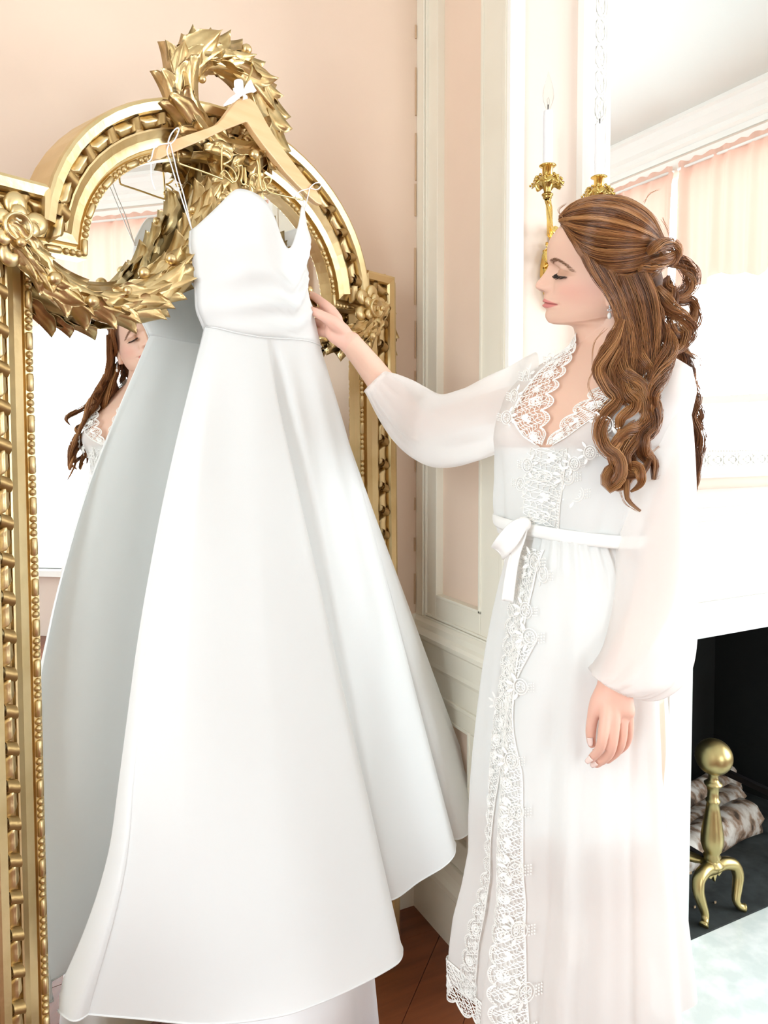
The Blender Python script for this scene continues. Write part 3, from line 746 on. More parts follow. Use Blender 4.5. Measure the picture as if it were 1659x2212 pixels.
for p in (pA, pB):
    x, y, z = p                                         # z: bottom of the sleeve
    arm_root = np.array([SCX - .0 + (x - SCX) * .25, YF - .03, z - .20])
    low = np.array([x, y, z])
    cup = MB().lathe([(.0, -.022), (.0095, -.020), (.0108, -.018), (.0108, -.002), (.0155, -.0005), (.0165, .0015), (.0155, .0035), (.0105, .004)], 28, p)
    cu = sput(cup, 'candle_cup', M_brassb)
    MBb = MB()
    for k in range(28): a = 2 * math.pi * k / 28; MBb.ball((x + .0163 * math.cos(a), y + .0163 * math.sin(a), z + .0018), .0013, 6, 4)
    sput(MBb, 'cup_beading', M_brass)
    sput(MB().lathe([(CR * .98, .001), (CR * 1.02, .01), (CR, SLV * .5), (CR * 1.02, SLV * .9), (CR * .95, SLV - .001), (CR * .7, SLV)], 24, p), 'candle_sleeve', M_candle)
    t0 = z + SLV
    sput(MB().lathe([(.0045, 0), (.0045, .004), (.0068, .010), (.0105, .020), (.0118, .030), (.0105, .042), (.0072, .055), (.0038, .066), (.0012, .075), (.0001, .079)], 22, (x, y, t0)), 'bulb', M_bulb)
    sput(MB().tube([(x, y, t0), (x, y, t0 + .012)], .0017, 8).tube([(x - .002, y, t0 + .012), (x - .003, y, t0 + .022), (x, y, t0 + .027), (x + .003, y, t0 + .022), (x + .002, y, t0 + .012)], .0003, 5), 'filament', mat('filament_wire', (.25, .24, .23), .4, .7))
    # leaf bobeche: fluted trumpet with drooping clustered tips
    g = np.zeros((14, 48, 3))
    prof = [(.0065, -.056), (.007, -.050), (.0085, -.044), (.011, -.038), (.015, -.033), (.020, -.029), (.0245, -.0275), (.0275, -.030), (.0285, -.035), (.0275, -.035), (.0265, -.029), (.022, -.023), (.015, -.021), (.009, -.0205)]
    for i, (r, h) in enumerate(prof):
        for j in range(48):
            a = 2 * math.pi * j / 48; lob = .5 + .5 * math.cos(8 * a); fl = math.cos(24 * a)
            w = max(0, (r - .012) / .016)
            rr = r * (1 + .14 * w * lob + .035 * fl * (1 - w)); hh = h - .007 * w * lob
            g[i, j] = (x + rr * math.cos(a), y + rr * math.sin(a), z + hh)
    sput(MB().grid(g, cv=True, flip=True), 'leaf_cup', M_brass)
    mbc = MB(); rr_ = random.Random(5)
    for k in range(8):
        a = 2 * math.pi * k / 8
        for q in range(7):
            r = .0215 + .0017 * q; h = -.021 - .0014 * q - (.0018 * max(0, q - 3)) ** 1
            mbc.ball((x + r * math.cos(a) + rr_.uniform(-.0025, .0025), y + r * math.sin(a) + rr_.uniform(-.0025, .0025), z + h + rr_.uniform(-.001, .002)), rr_.uniform(.0022, .0034), 7, 5)
    sput(mbc, 'grape_cluster', M_brass)
    sput(MB().lathe([(.006, -.066), (.0085, -.065), (.0095, -.0625), (.0085, -.060), (.0115, -.0585), (.012, -.056), (.0085, -.053), (.006, -.052)], 20, p), 'collar', M_brass)
    # twisted stem curving back to the wall plate
    if p is pA: path = catmull(np.array([(x, y, z - .064), (x + (PE[0] - x) * .2, y + (PE[1] - y) * .15, z + (PE[2] - z) * .7), (x + (PE[0] - x) * .6, y + (PE[1] - y) * .55, z + (PE[2] - z) * .93), PE]), 10)
    else: path = catmull(np.array([(x, y, z - .064), (x - .002, y + .004, z - .10), (x - .02, y + .03, z - .135), (SCX + .03, YF - .04, z - .13), (SCX + .012, YF - .028, z - .11)]), 10)
    T = np.gradient(path, axis=0); T /= np.linalg.norm(T, axis=1)[:, None]; gr = []
    for i, (c, t) in enumerate(zip(path, T)):
        A = nrm(np.cross(t, [0, 1, .2])); B = np.cross(t, A)
        gr.append([c + (.0058 * (1 + .16 * math.cos(6 * a + i * .62))) * (A * math.cos(a) + B * math.sin(a)) for a in np.linspace(0, 2 * math.pi, 36, endpoint=False)])
    sput(MB().grid(gr, cv=True), 'twisted_arm', M_brassb)
# wall plate: long leafy bracket with scroll top
pl = [(.0, .085), (.010, .085), (.013, .075), (.012, .060), (.018, .045), (.030, .030), (.036, .005), (.037, -.02), (.032, -.045), (.024, -.065), (.014, -.085), (.006, -.098), (.0, -.10)]
out = [(SCX + w, SCZ + h) for w, h in pl] + [(SCX - w, SCZ + h) for w, h in pl[-2:0:-1]]
sput(MB().prism(out, YF + .001, YF - .016, lambda a, b, d: (a, d, b)), 'wall_plate', M_brassb, smooth=False, fixn=True, bevel=.004)
for k, (dx, dz, L, an) in enumerate(((-.004, .035, .055, -100), (-.016, .040, .05, -125), (.012, .040, .05, -60), (-.02, .008, .05, -105), (.018, .008, .05, -75), (-.004, -.01, .06, -95), (.004, -.045, .045, -88), (-.012, -.03, .045, -100), (-.02, .045, .02, 175))):
    t = np.array([math.cos(R_(an)), -.25, math.sin(R_(an))]); t = nrm(t); s_ = nrm(np.cross([0, -1, 0], t)); nn = np.cross(t, s_); k_ = L / .092
    o = link('plate_leaf', LEAFM[k % 4].copy(), None, frame_of(np.array([SCX + dx, YF - .017, SCZ + dz]), t * k_, s_ * k_, nn * k_)); o.data.materials[0] = M_brassb; keep(o, sco)
for dx in (-.008, .012):
    sput(MB().lathe([(.0, .008), (.004, .008), (.006, .005), (.009, .005), (.0115, .003), (.0115, 0)], 18, (SCX + dx, YF - .016, SCZ + .078), ax=(0, -1, 0)), 'scroll_boss', M_brassb)

# ================================================================ OVERMANTEL MIRROR
GX0, GX1, GZ0, GZ1 = 1.264, 2.70, 1.244, 2.62
om = thing('overmantel_mirror', 'large wall mirror in white carved frame above the fireplace mantel', 'mirror', (1.9, YF, GZ0 - .09))
def oput(mb, nm, m, smooth=False, **k): return keep(mb.build(nm, m, None, smooth=smooth, **k), om)
oput(MB().box((GX0 - .01, YF - .012, GZ0 - .01), (GX1 + .01, YF + .003, GZ1 + .01)), 'mirror_glass', M_mirror)
fprof = [(0, .013), (0, .020), (.008, .024), (.012, .024), (.014, .019), (.052, .019), (.055, .028), (.062, .032), (.068, .030), (.074, .018), (.079, .016), (.079, -.004), (0, -.004), (0, .013)]
fpath = [(GX0, GZ0), (GX1, GZ0), (GX1, GZ1), (GX0, GZ1)]; fout = [(-1, -1), (1, -1), (1, 1), (-1, 1)]
g = [[(p[0] + o[0] * w, YF - q, p[1] + o[1] * w) for w, q in fprof] for p, o in zip(fpath, fout)]
oput(MB().grid(np.array(g), cu=True), 'mirror_frame', M_white, fixn=True)
# carved lozenges in the flat of the frame, and a fine bead line
mb = MB()
for sx in (-1, 1):
    for sz in (-1, 1):
        arc = [(sx * .0135 * math.sin(t), .0, sz * .026 * math.cos(t)) for t in np.linspace(0, math.pi / 2, 7)]
        mb.tube([(a, -.002, c) for a, b, c in arc], .0022, 6)
        mb.ball((sx * .0055, -.001, sz * .011), .0055, 8, 6, (.62, .5, 1.35))
        mb.ball((sx * .0135, -.0005, sz * .023), .004, 7, 5, (1, .5, 1))
mb.ball((0, -.001, 0), .0052, 10, 7, (1, .7, 1))
loz = mb.mesh('carved_lozenge', M_white, True)
z = GZ0 + .03
while z < GZ1: keep(link('carved_lozenge', loz, None, Matrix.Translation((GX0 - .033, YF - .0195, z))), om); z += .0575
x = GX0 - .033
while x < GX1: keep(link('carved_lozenge', loz, None, Matrix.Translation((x, YF - .0195, GZ0 - .033)) @ Matrix.Rotation(R_(90), 4, 'Y')), om); x += .0575
mb = MB(); z = GZ0
while z < GZ1: mb.ball((GX0 - .010, YF - .0245, z), .0028, 6, 4); z += .0072
x = GX0
while x < GX1: mb.ball((x, YF - .0245, GZ0 - .010), .0032, 6, 4); x += .0105
o = oput(mb, 'bead_line', M_white, smooth=True); o['kind'] = 'stuff'

# ================================================================ FIREPLACE
fp = thing('fireplace', 'white panelled mantelpiece with pale green marble slips round a black firebox', 'fireplace', (1.98, YF, 0))
def fput(mb, nm, m, smooth=False, **k): return keep(mb.build(nm, m, None, smooth=smooth, **k), fp)
SX0 = FX0 - .052; SX1 = FX1 + .052
zs = 1.135
# shelf, mouldings under it, frieze with panel lines, pilasters
fput(MB().box((1.235, YF - .165, zs - .026), (2.76, YF + .002, zs)), 'mantel_shelf', M_white, bevel=.006)
for i, (d, z0, z1) in enumerate(((.140, zs - .050, zs - .026), (.112, zs - .066, zs - .050), (.085, zs - .082, zs - .066), (.060, zs - .105, zs - .082))):
    fput(MB().box((1.26 + .02 * i, YF - d, z0), (2.735 - .02 * i, YF + .002, z1)), 'shelf_moulding', M_white, bevel=.005)
fput(MB().box((1.33, YF - .045, .838), (2.66, YF + .002, zs - .105)), 'frieze', M_white, bevel=.003)
for z, q in ((.975, .052), (.955, .056), (.905, .052), (.86, .058), (.845, .052)):
    fput(MB().box((1.335, YF - q, z), (2.655, YF - .03, z + .010)), 'frieze_moulding', M_white, bevel=.003)
for x0, x1 in ((1.33, SX0), (SX1, 2.66)):
    fput(MB().box((x0, YF - .045, .0), (x1, YF + .002, .838)), 'pilaster', M_white, bevel=.003)
    for dx in (.02, .035, -.045): fput(MB().box(((x0 + dx if dx > 0 else x1 + dx), YF - .05, .16), ((x0 + dx if dx > 0 else x1 + dx) + .008, YF - .03, .80)), 'fluting', M_white, bevel=.002)
    fput(MB().box((x0 - .008, YF - .055, .0), (x1, YF - .03, .15)), 'plinth_block', M_white, bevel=.004)
fput(MB().box((SX0 - .001, YF - .036, FZ1), (SX1 + .001, YF + .03, .8395)), 'marble_slip', M_marble, bevel=.002)
for x0, x1 in ((SX0 - .001, FX0), (FX1, SX1 + .001)): fput(MB().box((x0, YF - .036, .0), (x1, YF + .03, FZ1 - .0005)), 'marble_slip', M_marble, bevel=.002)
# firebox: splayed cheeks, back, lintel, soot-black inside
mb = MB(); y0, y1 = YF + .02, YF + .52; xa, xb = FX0 - .004, FX1 + .004; xc, xd = FX0 + .11, FX1 - .11
def quad(a, b, c, d): mb.add([a, b, c, d], [(0, 1, 2, 3)])
quad((xa, y0, 0), (xc, y1, 0), (xc, y1, 1.2), (xa, y0, 1.2)); quad((xb, y0, 1.2), (xd, y1, 1.2), (xd, y1, 0), (xb, y0, 0)); quad((xc, y1, 0), (xd, y1, 0), (xd, y1, 1.2), (xc, y1, 1.2)); quad((xa, y0, 1.2), (xc, y1, 1.2), (xd, y1, 1.2), (xb, y0, 1.2))
o = fput(mb, 'firebox', M_soot); md = o.modifiers.new('t', 'SOLIDIFY'); md.thickness = .02; md.offset = 1
yh = onz(1469, 2039, 0.012)[1]
fput(MB().box((FX0 - .3, yh, -.01), (FX1 + .3, YF + .54, .012)), 'inner_hearth', M_slate, bevel=.001)
fput(MB().box((FX0 - .3, yh - .42, -.01), (FX1 + .3, yh - .0015, .0115)), 'hearth_slab', M_marble, bevel=.002)
# a few wood chips on the hearth
for k, (px, py) in enumerate(((1473, 1879), (1489, 1886), (1520, 1800), (1501, 1960), (1545, 1950))):
    c = onz(px, py, .013)
    tag(MB().prism([(-.012, -.004), (.004, -.006), (.013, .002), (-.002, .006)], 0, .004, lambda a, b, d: (c[0] + a * (1 if k < 2 else .4), c[1] + b * (1 if k < 2 else .4), c[2] - .0008 + d)).build('wood_chip', mat('split_wood', (.46, .33, .20), .8)),
        ['pale wood chip on the black hearth nearest the marble slip', 'pale wood chip on the black hearth in front of the andiron leg', 'tiny bark crumb on the hearth under the logs', 'tiny bark crumb on the hearth behind the left andiron foot', 'tiny bark crumb on the hearth beside the andiron stem'][k], 'wood chip')

# ---- andirons
M_dull = mat('dull_brass', (.50, .41, .19), .34, 1.0, bump=(20, .06, .002), vary=(14, (.40, .32, .14), 5))
M_iron = mat('black_iron', (.03, .025, .025), .6, .6)
def andiron(x, y, label, side):
    a = thing('andiron', label, 'andiron', (x, y, .012), group='brass ball andirons')
    z = .012; K = .78
    def ap(mb, nm, m=M_dull, smooth=True, **k): return keep(mb.build(nm, m, None, smooth=smooth, **k), a)
    ap(MB().lathe([(.0, .155), (.026, .156), (.030, .160), (.030, .166), (.022, .174), (.019, .182), (.023, .190), (.018, .198), (.024, .212), (.0290, .235), (.0290, .26), (.0245, .30), (.0185, .345), (.0155, .375), (.0185, .379), (.0185, .385), (.0150, .389), (.0140, .41), (.0170, .430), (.0225, .437), (.0235, .442), (.0165, .448), (.0125, .456), (.0125, .470), (.0155, .474), (.015, .48)], 28, (x, y, z), sz=K), 'stem')
    R0 = .0475
    ap(MB().ball((x, y, z + .525 * K + .006), R0, 32, 20, (1, 1, .98)), 'ball')
    for s in (-1, 1):                                    # cabriole legs with pad feet
        pts = catmull(np.array([(x + s * .002, y - .006, z + .150 * K), (x + s * .035, y - .010, z + .158 * K), (x + s * .066, y - .016, z + .145 * K), (x + s * .076, y - .022, z + .112 * K), (x + s * .068, y - .026, z + .070 * K), (x + s * .060, y - .030, z + .035 * K), (x + s * .066, y - .036, z + .012), (x + s * .078, y - .042, z + .007)]), 6)
        rr = np.interp(np.linspace(0, 1, len(pts)), [0, .2, .4, .6, .8, .93, 1], [.016, .017, .0155, .0125, .0095, .010, .012])
        ap(MB().tube(pts, rr, 12), 'leg')
    ap(MB().prism([(-.045, .165), (.045, .165), (.05, .135), (.028, .132), (.016, .120), (.008, .128), (0, .105), (-.008, .128), (-.016, .120), (-.028, .132), (-.05, .135)], -.004, .006, lambda p, q, d: (x + p, y - .008 + d, z + q * K)), 'apron', smooth=False, bevel=.002)
    # billet bar running back, with curved brass log-stop arm and finial on an iron leg
    ap(MB().box((x - .009, y + .01, z + .115), (x + .009, y + .40, z + .135)).box((x - .009, y + .385, z), (x + .009, y + .40, z + .12)), 'billet_bar', M_iron, smooth=False, bevel=.002)
    pts = catmull(np.array([(x, y + .02, z + .125), (x - .03, y + .05, z + .13), (x - .055, y + .09, z + .145), (x - .05, y + .13, z + .165), (x - .02, y + .15, z + .175), (x, y + .15, z + .165)]), 6)
    ap(MB().tube(pts, [.014 + .010 * math.sin(math.pi * i / (len(pts) - 1)) for i in range(len(pts))], 12, flat=.55, up=(0, 0, 1)), 'scroll_arm')
    ap(MB().lathe([(.0, 0), (.0135, 0), (.015, .006), (.0135, .028), (.010, .030), (.006, .034), (.006, .040), (.0105, .046), (.0115, .054), (.0085, .062), (.0, .066)], 18, (x + .008, y + .15, z + .162)), 'finial', M_brassb)
    ap(MB().tube([(x + .008, y + .15, z), (x + .008, y + .15, z + .165)], .0075, 8, flat=.6), 'iron_leg', M_iron)
    return a
aL = onz(1569, 1990, .012)
ax_, ay_ = aL[0] + .003, aL[1] + .05
andiron(ax_, ay_, 'brass ball-topped andiron standing at the left end of the hearth', 1)
andiron(ax_ + .50, ay_ + .0, 'second brass ball-topped andiron at the right end of the hearth past the frame edge', 1)

# ---- birch logs
def birch(name):
    m = mat(name, (.52, .47, .42), .85, bump=(22, .6, .006, (1, 1, 6)))
    nt = m.node_tree; N = nt.nodes; L = nt.links; b = N['Principled BSDF']; tc = N['Texture Coordinate'] if 'Texture Coordinate' in N else N.new('ShaderNodeTexCoord')
    mp = N.new('ShaderNodeMapping'); mp.inputs['Scale'].default_value = (11, 11, 19); n = N.new('ShaderNodeTexNoise'); n.inputs['Scale'].default_value = 1.6; n.inputs['Detail'].default_value = 7
    r = N.new('ShaderNodeValToRGB'); e = r.color_ramp.elements; e[0].position = .36; e[0].color = (.07, .045, .03, 1); e[1].position = .62; e[1].color = (.66, .62, .56, 1)
    x = e.new(.46); x.color = (.33, .22, .15, 1); x = e.new(.52); x.color = (.50, .44, .38, 1)
    L.new(tc.outputs['Object'], mp.inputs['Vector']); L.new(mp.outputs['Vector'], n.inputs['Vector']); L.new(n.outputs['Fac'], r.inputs['Fac']); L.new(r.outputs['Color'], b.inputs['Base Color'])
    return m
M_birch = birch('birch_bark'); M_cut = mat('cut_wood', (.36, .22, .13), .85, bump=(50, .4, .003), vary=(30, (.50, .35, .22), 5))
def log(a, b, r, label, seed):
    a = np.asarray(a, float); b = np.asarray(b, float); L = np.linalg.norm(b - a); rr = random.Random(seed)
    t = nrm(b - a); s_ = nrm(np.cross(t, [0, 0, 1])); u = np.cross(s_, t)
    root = thing('birch_log', label, 'log', group='birch logs on the andirons'); root.matrix_world = frame_of(a, s_, u, t)
    ph = [rr.random() * 6 for _ in range(4)]; n = 26; rows = []
    for i in range(18):
        f = i / 17
        rows.append([((r * (1 + .06 * math.sin(2 * k * 2 * math.pi / n + ph[0] + f * 2) + .05 * math.sin(3 * k * 2 * math.pi / n + ph[1]) + .03 * math.sin(f * 19 + ph[2] + k)) + (.006 if f > .96 or f < .04 else 0) * math.sin(k * 1.7)) * math.cos(2 * math.pi * k / n) + .01 * math.sin(f * 4 + ph[3]),
                      (r * (1 + .06 * math.sin(2 * k * 2 * math.pi / n + ph[0] + f * 2) + .05 * math.sin(3 * k * 2 * math.pi / n + ph[1]) + .03 * math.sin(f * 19 + ph[2] + k))) * math.sin(2 * math.pi * k / n), L * f) for k in range(n)])
    MB().grid(rows, cv=True).build('bark', M_birch, root, smooth=True)
    for row, nm in ((rows[0], 'cut_end'), (rows[-1], 'cut_end')):
        c = np.mean(row, 0); mb = MB(); inner_ = [c + (np.array(p) - c) * .55 for p in row]
        z = .002 if row is rows[0] else -.002
        mb.grid([[np.array(p) * 1 for p in row], [p + [0, 0, z] for p in inner_], [c + [0, 0, z * .5]] * n], cv=True); mb.build(nm, M_cut, root)
y_l = ay_ + .23
def lp(px, py, y): return ony(px, py, y)
log(lp(1418, 1868, y_l - .035), lp(1622, 1762, y_l - .015), .052, 'thick birch log lying lowest and nearest in the fireplace pile', 1)
log(lp(1415, 1822, y_l + .06), lp(1592, 1716, y_l + .10), .038, 'slim birch log with red-brown cut end in the middle of the pile', 2)
log(lp(1415, 1778, y_l + .13), lp(1572, 1676, y_l + .17), .044, 'birch log lying topmost at the back of the pile', 3)

# ================================================================ THE WOMAN
M_skin = mat('skin', (.80, .53, .41), .48, sub=.12, spec=.35)
_nt = M_skin.node_tree; _at = _nt.nodes.new('ShaderNodeVertexColor'); _at.layer_name = 'paint'; _nt.links.new(_at.outputs['Color'], _nt.nodes['Principled BSDF'].inputs['Base Color'])
M_robe = cloth('sheer_white_chiffon', (.93, .93, .915), .11, .38)
M_sleeve = cloth('sheer_sleeve_chiffon', (.93, .92, .90), .22, .36)
M_slip = mat('white_slip', (.91, .91, .90), .6)
M_lace = mat('cream_lace', (.91, .90, .865), .7)
M_belt = mat('white_sash', (.88, .87, .84), .55)
DW = 1.285; SK = DW / 1.23                              # SK: her build against a 1.64 m standard figure
foot = camxd((1262 - CXP) / FPX * DW, DW, 0)
per = thing('person', 'woman with long curled auburn hair in a white lace robe touching the wedding dress', 'person', tuple(foot))
def pput(o): return keep(o, per)
# ---------------- head: rows of rings, front profile taken from the silhouette
HO = P(1290, 630, DW)
_h = ray(1290, 630); _h = nrm([_h[0], _h[1], 0]); HL = -_h; HF = nrm(np.cross(UPV, _h)); HF = HF if HF @ RT < 0 else -HF
_g, _ro = R_(6), R_(11)
HF, HLy = HF * math.cos(_g) + HL * math.sin(_g), HL * math.cos(_g) - HF * math.sin(_g)
HL = HLy * math.cos(_ro) - UPV * math.sin(_ro); HU = UPV * math.cos(_ro) + HLy * math.sin(_ro)      # head tipped a little towards the viewer
HM = np.stack([HF, HL, HU], 1)                          # head axes: forward, her left (towards the camera), up
SPX = DW / FPX
def hpx(x, y, Y=0.0): q = onplane(x, y, HO + HL * Y * SK, HL) - HO; return q @ HF / SK, q @ HU / SK
prof_px = [(1209, 488), (1193, 506), (1186, 520), (1182, 533.6), (1181.5, 550), (1183, 565), (1184.8, 573), (1182, 580), (1176, 589), (1170, 597.5), (1163.5, 605), (1159, 610.5), (1156.6, 616), (1157.2, 620.5), (1160, 624.3), (1164.5, 627.3), (1170, 629.8), (1175, 632), (1175.3, 635), (1174, 640), (1174.5, 644.5), (1175.3, 647.5), (1174, 650), (1173, 652.6), (1174.3, 655), (1177, 656.4), (1174.8, 658.6), (1174.6, 661.5), (1176.5, 664.3), (1179.3, 667), (1180.2, 670), (1178.6, 675), (1177.5, 680), (1178, 685), (1180, 690), (1184, 695.5), (1189, 699.5), (1195, 702)]
_pp = [hpx(*p) for p in prof_px]; pz = np.array([p[1] for p in _pp])[::-1]; pxx = np.array([p[0] for p in _pp])[::-1]
basez = np.array([-.054, -.048, -.041, -.031, -.016, -.006, .004, .016, .028, .037, .0475, .062, .075, .1, .1077]); basex = np.array([.064, .0700, .0735, .0755, .0775, .0775, .0770, .0755, .0745, .0755, .0780, .0806, .0800, .067, .060])
# ring table: zf (front height), xf used above the brow and below the chin, zb, xb, w
rows = []
tt = [(.1355, -.004, .1355, -.006, .0005), (.1348, .016, .1348, -.026, .022), (.1322, .030, .1322, -.041, .036), (.128, .041, .128, -.054, .047), (.122, .050, .122, -.065, .0555), (.1140, .0570, .1145, -.0745, .0625), (.1065, .0610, .1075, -.0805, .0670)]
zs_up = np.concatenate([np.arange(.100, .056, -.003), np.arange(.0555, -.0497, -.00080)])
wz_z = np.array([-.056, -.05, -.043, -.035, -.025, -.012, .0, .012, .025, .04, .055, .07, .085, .1]); wz_w = np.array([.0500, .0530, .0555, .0580, .0605, .0635, .0655, .0675, .0690, .0700, .0712, .0722, .0715, .0695])
xb_z = np.array([-.056, -.03, .0, .03, .06, .09, .1]); xb_x = np.array([-.068, -.074, -.082, -.088, -.0895, -.087, -.084])
for z in zs_up:
    xf = np.interp(z, basez, basex)
    zb = z if z > -.01 else np.interp(z, [-.0497, -.03, -.01], [-.031, -.0235, -.01])
    tt.append((z, xf, zb, np.interp(z, xb_z, xb_x), np.interp(z, wz_z, wz_w)))
tt += [(-0.0508, 0.0675, -0.035, -0.0705, 0.0475), (-0.0515, 0.061, -0.04, -0.0695, 0.048), (-0.052, 0.053, -0.046, -0.0685, 0.0485), (-0.0528, 0.0455, -0.054, -0.0675, 0.049), (-0.0545, 0.04, -0.063, -0.0665, 0.049), (-0.058, 0.0365, -0.073, -0.066, 0.049), (-0.064, 0.0345, -0.084, -0.066, 0.0488), (-0.072, 0.0335, -0.095, -0.066, 0.0485), (-0.082, 0.0332, -0.104, -0.067, 0.0485), (-0.093, 0.0338, -0.113, -0.0685, 0.0495), (-0.104, 0.035, -0.124, -0.07, 0.0515), (-0.116, 0.036, -0.136, -0.0715, 0.055), (-0.131, 0.035, -0.148, -0.072, 0.06), (-0.146, 0.029, -0.164, -0.07, 0.055)]
NC = 168
u_ = np.linspace(-1, 1, NC, endpoint=False); PH = np.pi * np.sign(u_) * np.abs(u_) ** 1.35          # denser at the face
hv = np.zeros((len(tt), NC, 3))
for i, (zf, xf, zb, xb, w) in enumerate(tt):
    xc = (xf + xb) / 2 - .002; c = np.cos(PH); s_ = np.sin(PH)
    X = np.where(c > 0, xc + (xf - xc) * np.abs(c) ** np.interp(zf, [-.15, -.07, -.05, .0, .05, .09, .12], [1, 1, 1.35, 1.62, 1.50, 1.15, .92]), xc - (xc - xb) * np.abs(c) ** .95); Y = w * np.sign(s_) * np.abs(s_) ** .93
    hv[i, :, 0] = X; hv[i, :, 1] = Y; hv[i, :, 2] = zf + (zb - zf) * (1 - c) / 2
def G(a, s_): return np.exp(-(a / s_) ** 2)
def lidz(ay): return .0330 - .0082 * np.clip((ay - .018) / .027, 0, 1) - .0022 * G(ay - .033, .009)
def mouthz(ay): return -.0155 - .0028 * (ay / .027) ** 1.5 + .0009 * G(ay - .007, .004)
def facemod(V):
    X, Y, Z = V[..., 0], V[..., 1], V[..., 2]; front = np.clip((X + .01) / .05, 0, 1); ay = np.abs(Y); Zn = Z - .004
    d = np.interp(Z, pz, pxx) - np.interp(Z, basez, basex)
    d = np.where((Z > pz[-1]) | (Z < pz[0]), 0, d)
    d *= np.clip((pz[-1] - Z) / .02, 0, 1) * np.clip((Z - pz[0]) / .004, 0, 1)
    sig = np.interp(Zn, [-.052, -.038, -.030, -.020, -.012, -.005, .0, .008, .014, .022, .030, .040, .05, .06, .1], [.020, .018, .021, .022, .020, .0145, .0122, .0122, .0112, .0088, .0078, .0085, .018, .03, .04])
    pw = np.interp(Zn, [-.03, -.01, .0, .02, .04, .06], [2.4, 2.2, 2.6, 2.1, 2., 2.])
    dx = d * np.exp(-(ay / sig) ** pw)
    dx += .0062 * G(ay - .0120, .0050) * G(Zn - .0035, .0062)                       # wings of the nose
    dx -= .0026 * G(ay - .0192, .0028) * G(Zn - .003, .0070)
    dx -= .0055 * G(ay - .0062, .0034) * G(Zn - .0002, .0020)                      # nostrils
    dx -= .0080 * G(ay - .029, .016) * G(Z - .0355, .0125) + .0075 * G(ay - .0165, .0065) * G(Z - .035, .0095)      # eye sockets
    dx += .0085 * G(ay - .0325, .0112) * G(Z - .0320, .0085)                        # closed lids over the eyeball
    lz = lidz(ay)
    lm = np.clip((ay - .017) / .004, 0, 1) * np.clip((.0455 - ay) / .004, 0, 1)
    dx += .0013 * G(Z - lz - .0007, .0012) * lm - .0020 * G(Z - lz + .0015, .0013) * lm
    cz = lz + .0098 * np.clip(1 - ((ay - .033) / .019) ** 2, 0, 1)
    dx -= .0014 * G(Z - cz, .0012) * lm
    dx += .0020 * G(Z - .0515, .006) * G(ay - .024, .018)                           # brow
    dx += .0045 * G(ay - .044, .016) * G(Z - .008, .015)                            # cheek
    dx -= .0025 * G(ay - .046, .012) * G(Z + .018, .014)
    mz = mouthz(ay)
    mm = np.clip((.0285 - ay) / .004, 0, 1)
    dx -= .0032 * G(Z - mz, .0012) * mm
    dx += .0017 * G(Z - mz - .0036, .0023) * mm * G(ay - .004, .013) + .0026 * G(Z - mz + .0042, .0032) * mm * G(ay, .015)
    dx -= .0026 * G(ay - .0290, .0036) * G(Z + .0185, .004)                         # dimple at the corner of the mouth
    dx -= .0012 * G(ay, .0022) * G(Z + .0035, .005)                                 # philtrum
    out = V.copy(); out[..., 0] += dx * front
    out[..., 1] += np.sign(Y) * (.0022 * G(ay - .0125, .004) * G(Zn - .0045, .006)) * front
    return out
hv = facemod(hv)
mb = MB(); mb.grid(hv, cv=True); n0 = len(tt)
mb.f.append(tuple(range(NC))); mb.f.append(tuple((n0 - 1) * NC + k for k in reversed(range(NC))))
mb.v = [tuple(HO + HM @ np.array(p) * SK) for p in mb.v]
head_me = mb.mesh('head'); 
# ear
mbe = MB(); g = []
for i in range(15):
    t = i / 14; z = .034 - .058 * t; r = .0165 * math.sin(math.pi * min(.985, max(.06, t * .94 + .05))) ** .55 * (1 - .45 * t)
    g.append([(-.018 + .004 * t * 2 + r * .95 * math.cos(a), .064 + .0035 + .0065 * math.sin(a) + (.010 if math.cos(a) < 0 else .0) * -math.cos(a) * (1 - t), z) for a in np.linspace(0, 2 * math.pi, 20, endpoint=False)])
for sgn in (1, -1):
    gg = np.array(g) * [1, sgn, 1]; e0 = len(mbe.v); mbe.grid(gg, cv=True, flip=sgn < 0)
    mbe.f.append(tuple(e0 + k for k in range(20))); mbe.f.append(tuple(e0 + 14 * 20 + k for k in reversed(range(20))))
mbe.v = [tuple(HO + HM @ np.array(p) * SK) for p in mbe.v]
# ---------------- torso frame
PSI = R_(47); TF = RT * -math.sin(PSI) + FH * -math.cos(PSI); TL = RT * math.cos(PSI) + FH * -math.sin(PSI)
TT = np.array([  # z, px of the middle, half width, front, back
 (1.475, 1312, .036, .030, .045), (1.445, 1312, .040, .032, .052), (1.425, 1310, .052, .036, .060), (1.405, 1304, .090, .048, .068), (1.38, 1295, .136, .066, .08), (1.345, 1283, .154, .088, .085),
 (1.305, 1274, .152, .106, .085), (1.27, 1268, .148, .114, .083), (1.22, 1256, .137, .105, .08), (1.17, 1245, .122, .092, .076), (1.125, 1238, .113, .084, .074), (1.07, 1240, .106, .080, .074),
 (1.0, 1248, .112, .084, .084), (.93, 1254, .118, .086, .090), (.86, 1258, .118, .090, .094), (.80, 1260, .122, .082, .086), (.765, 1260, .105, .065, .07)])
_z = TT[::-1, 0]
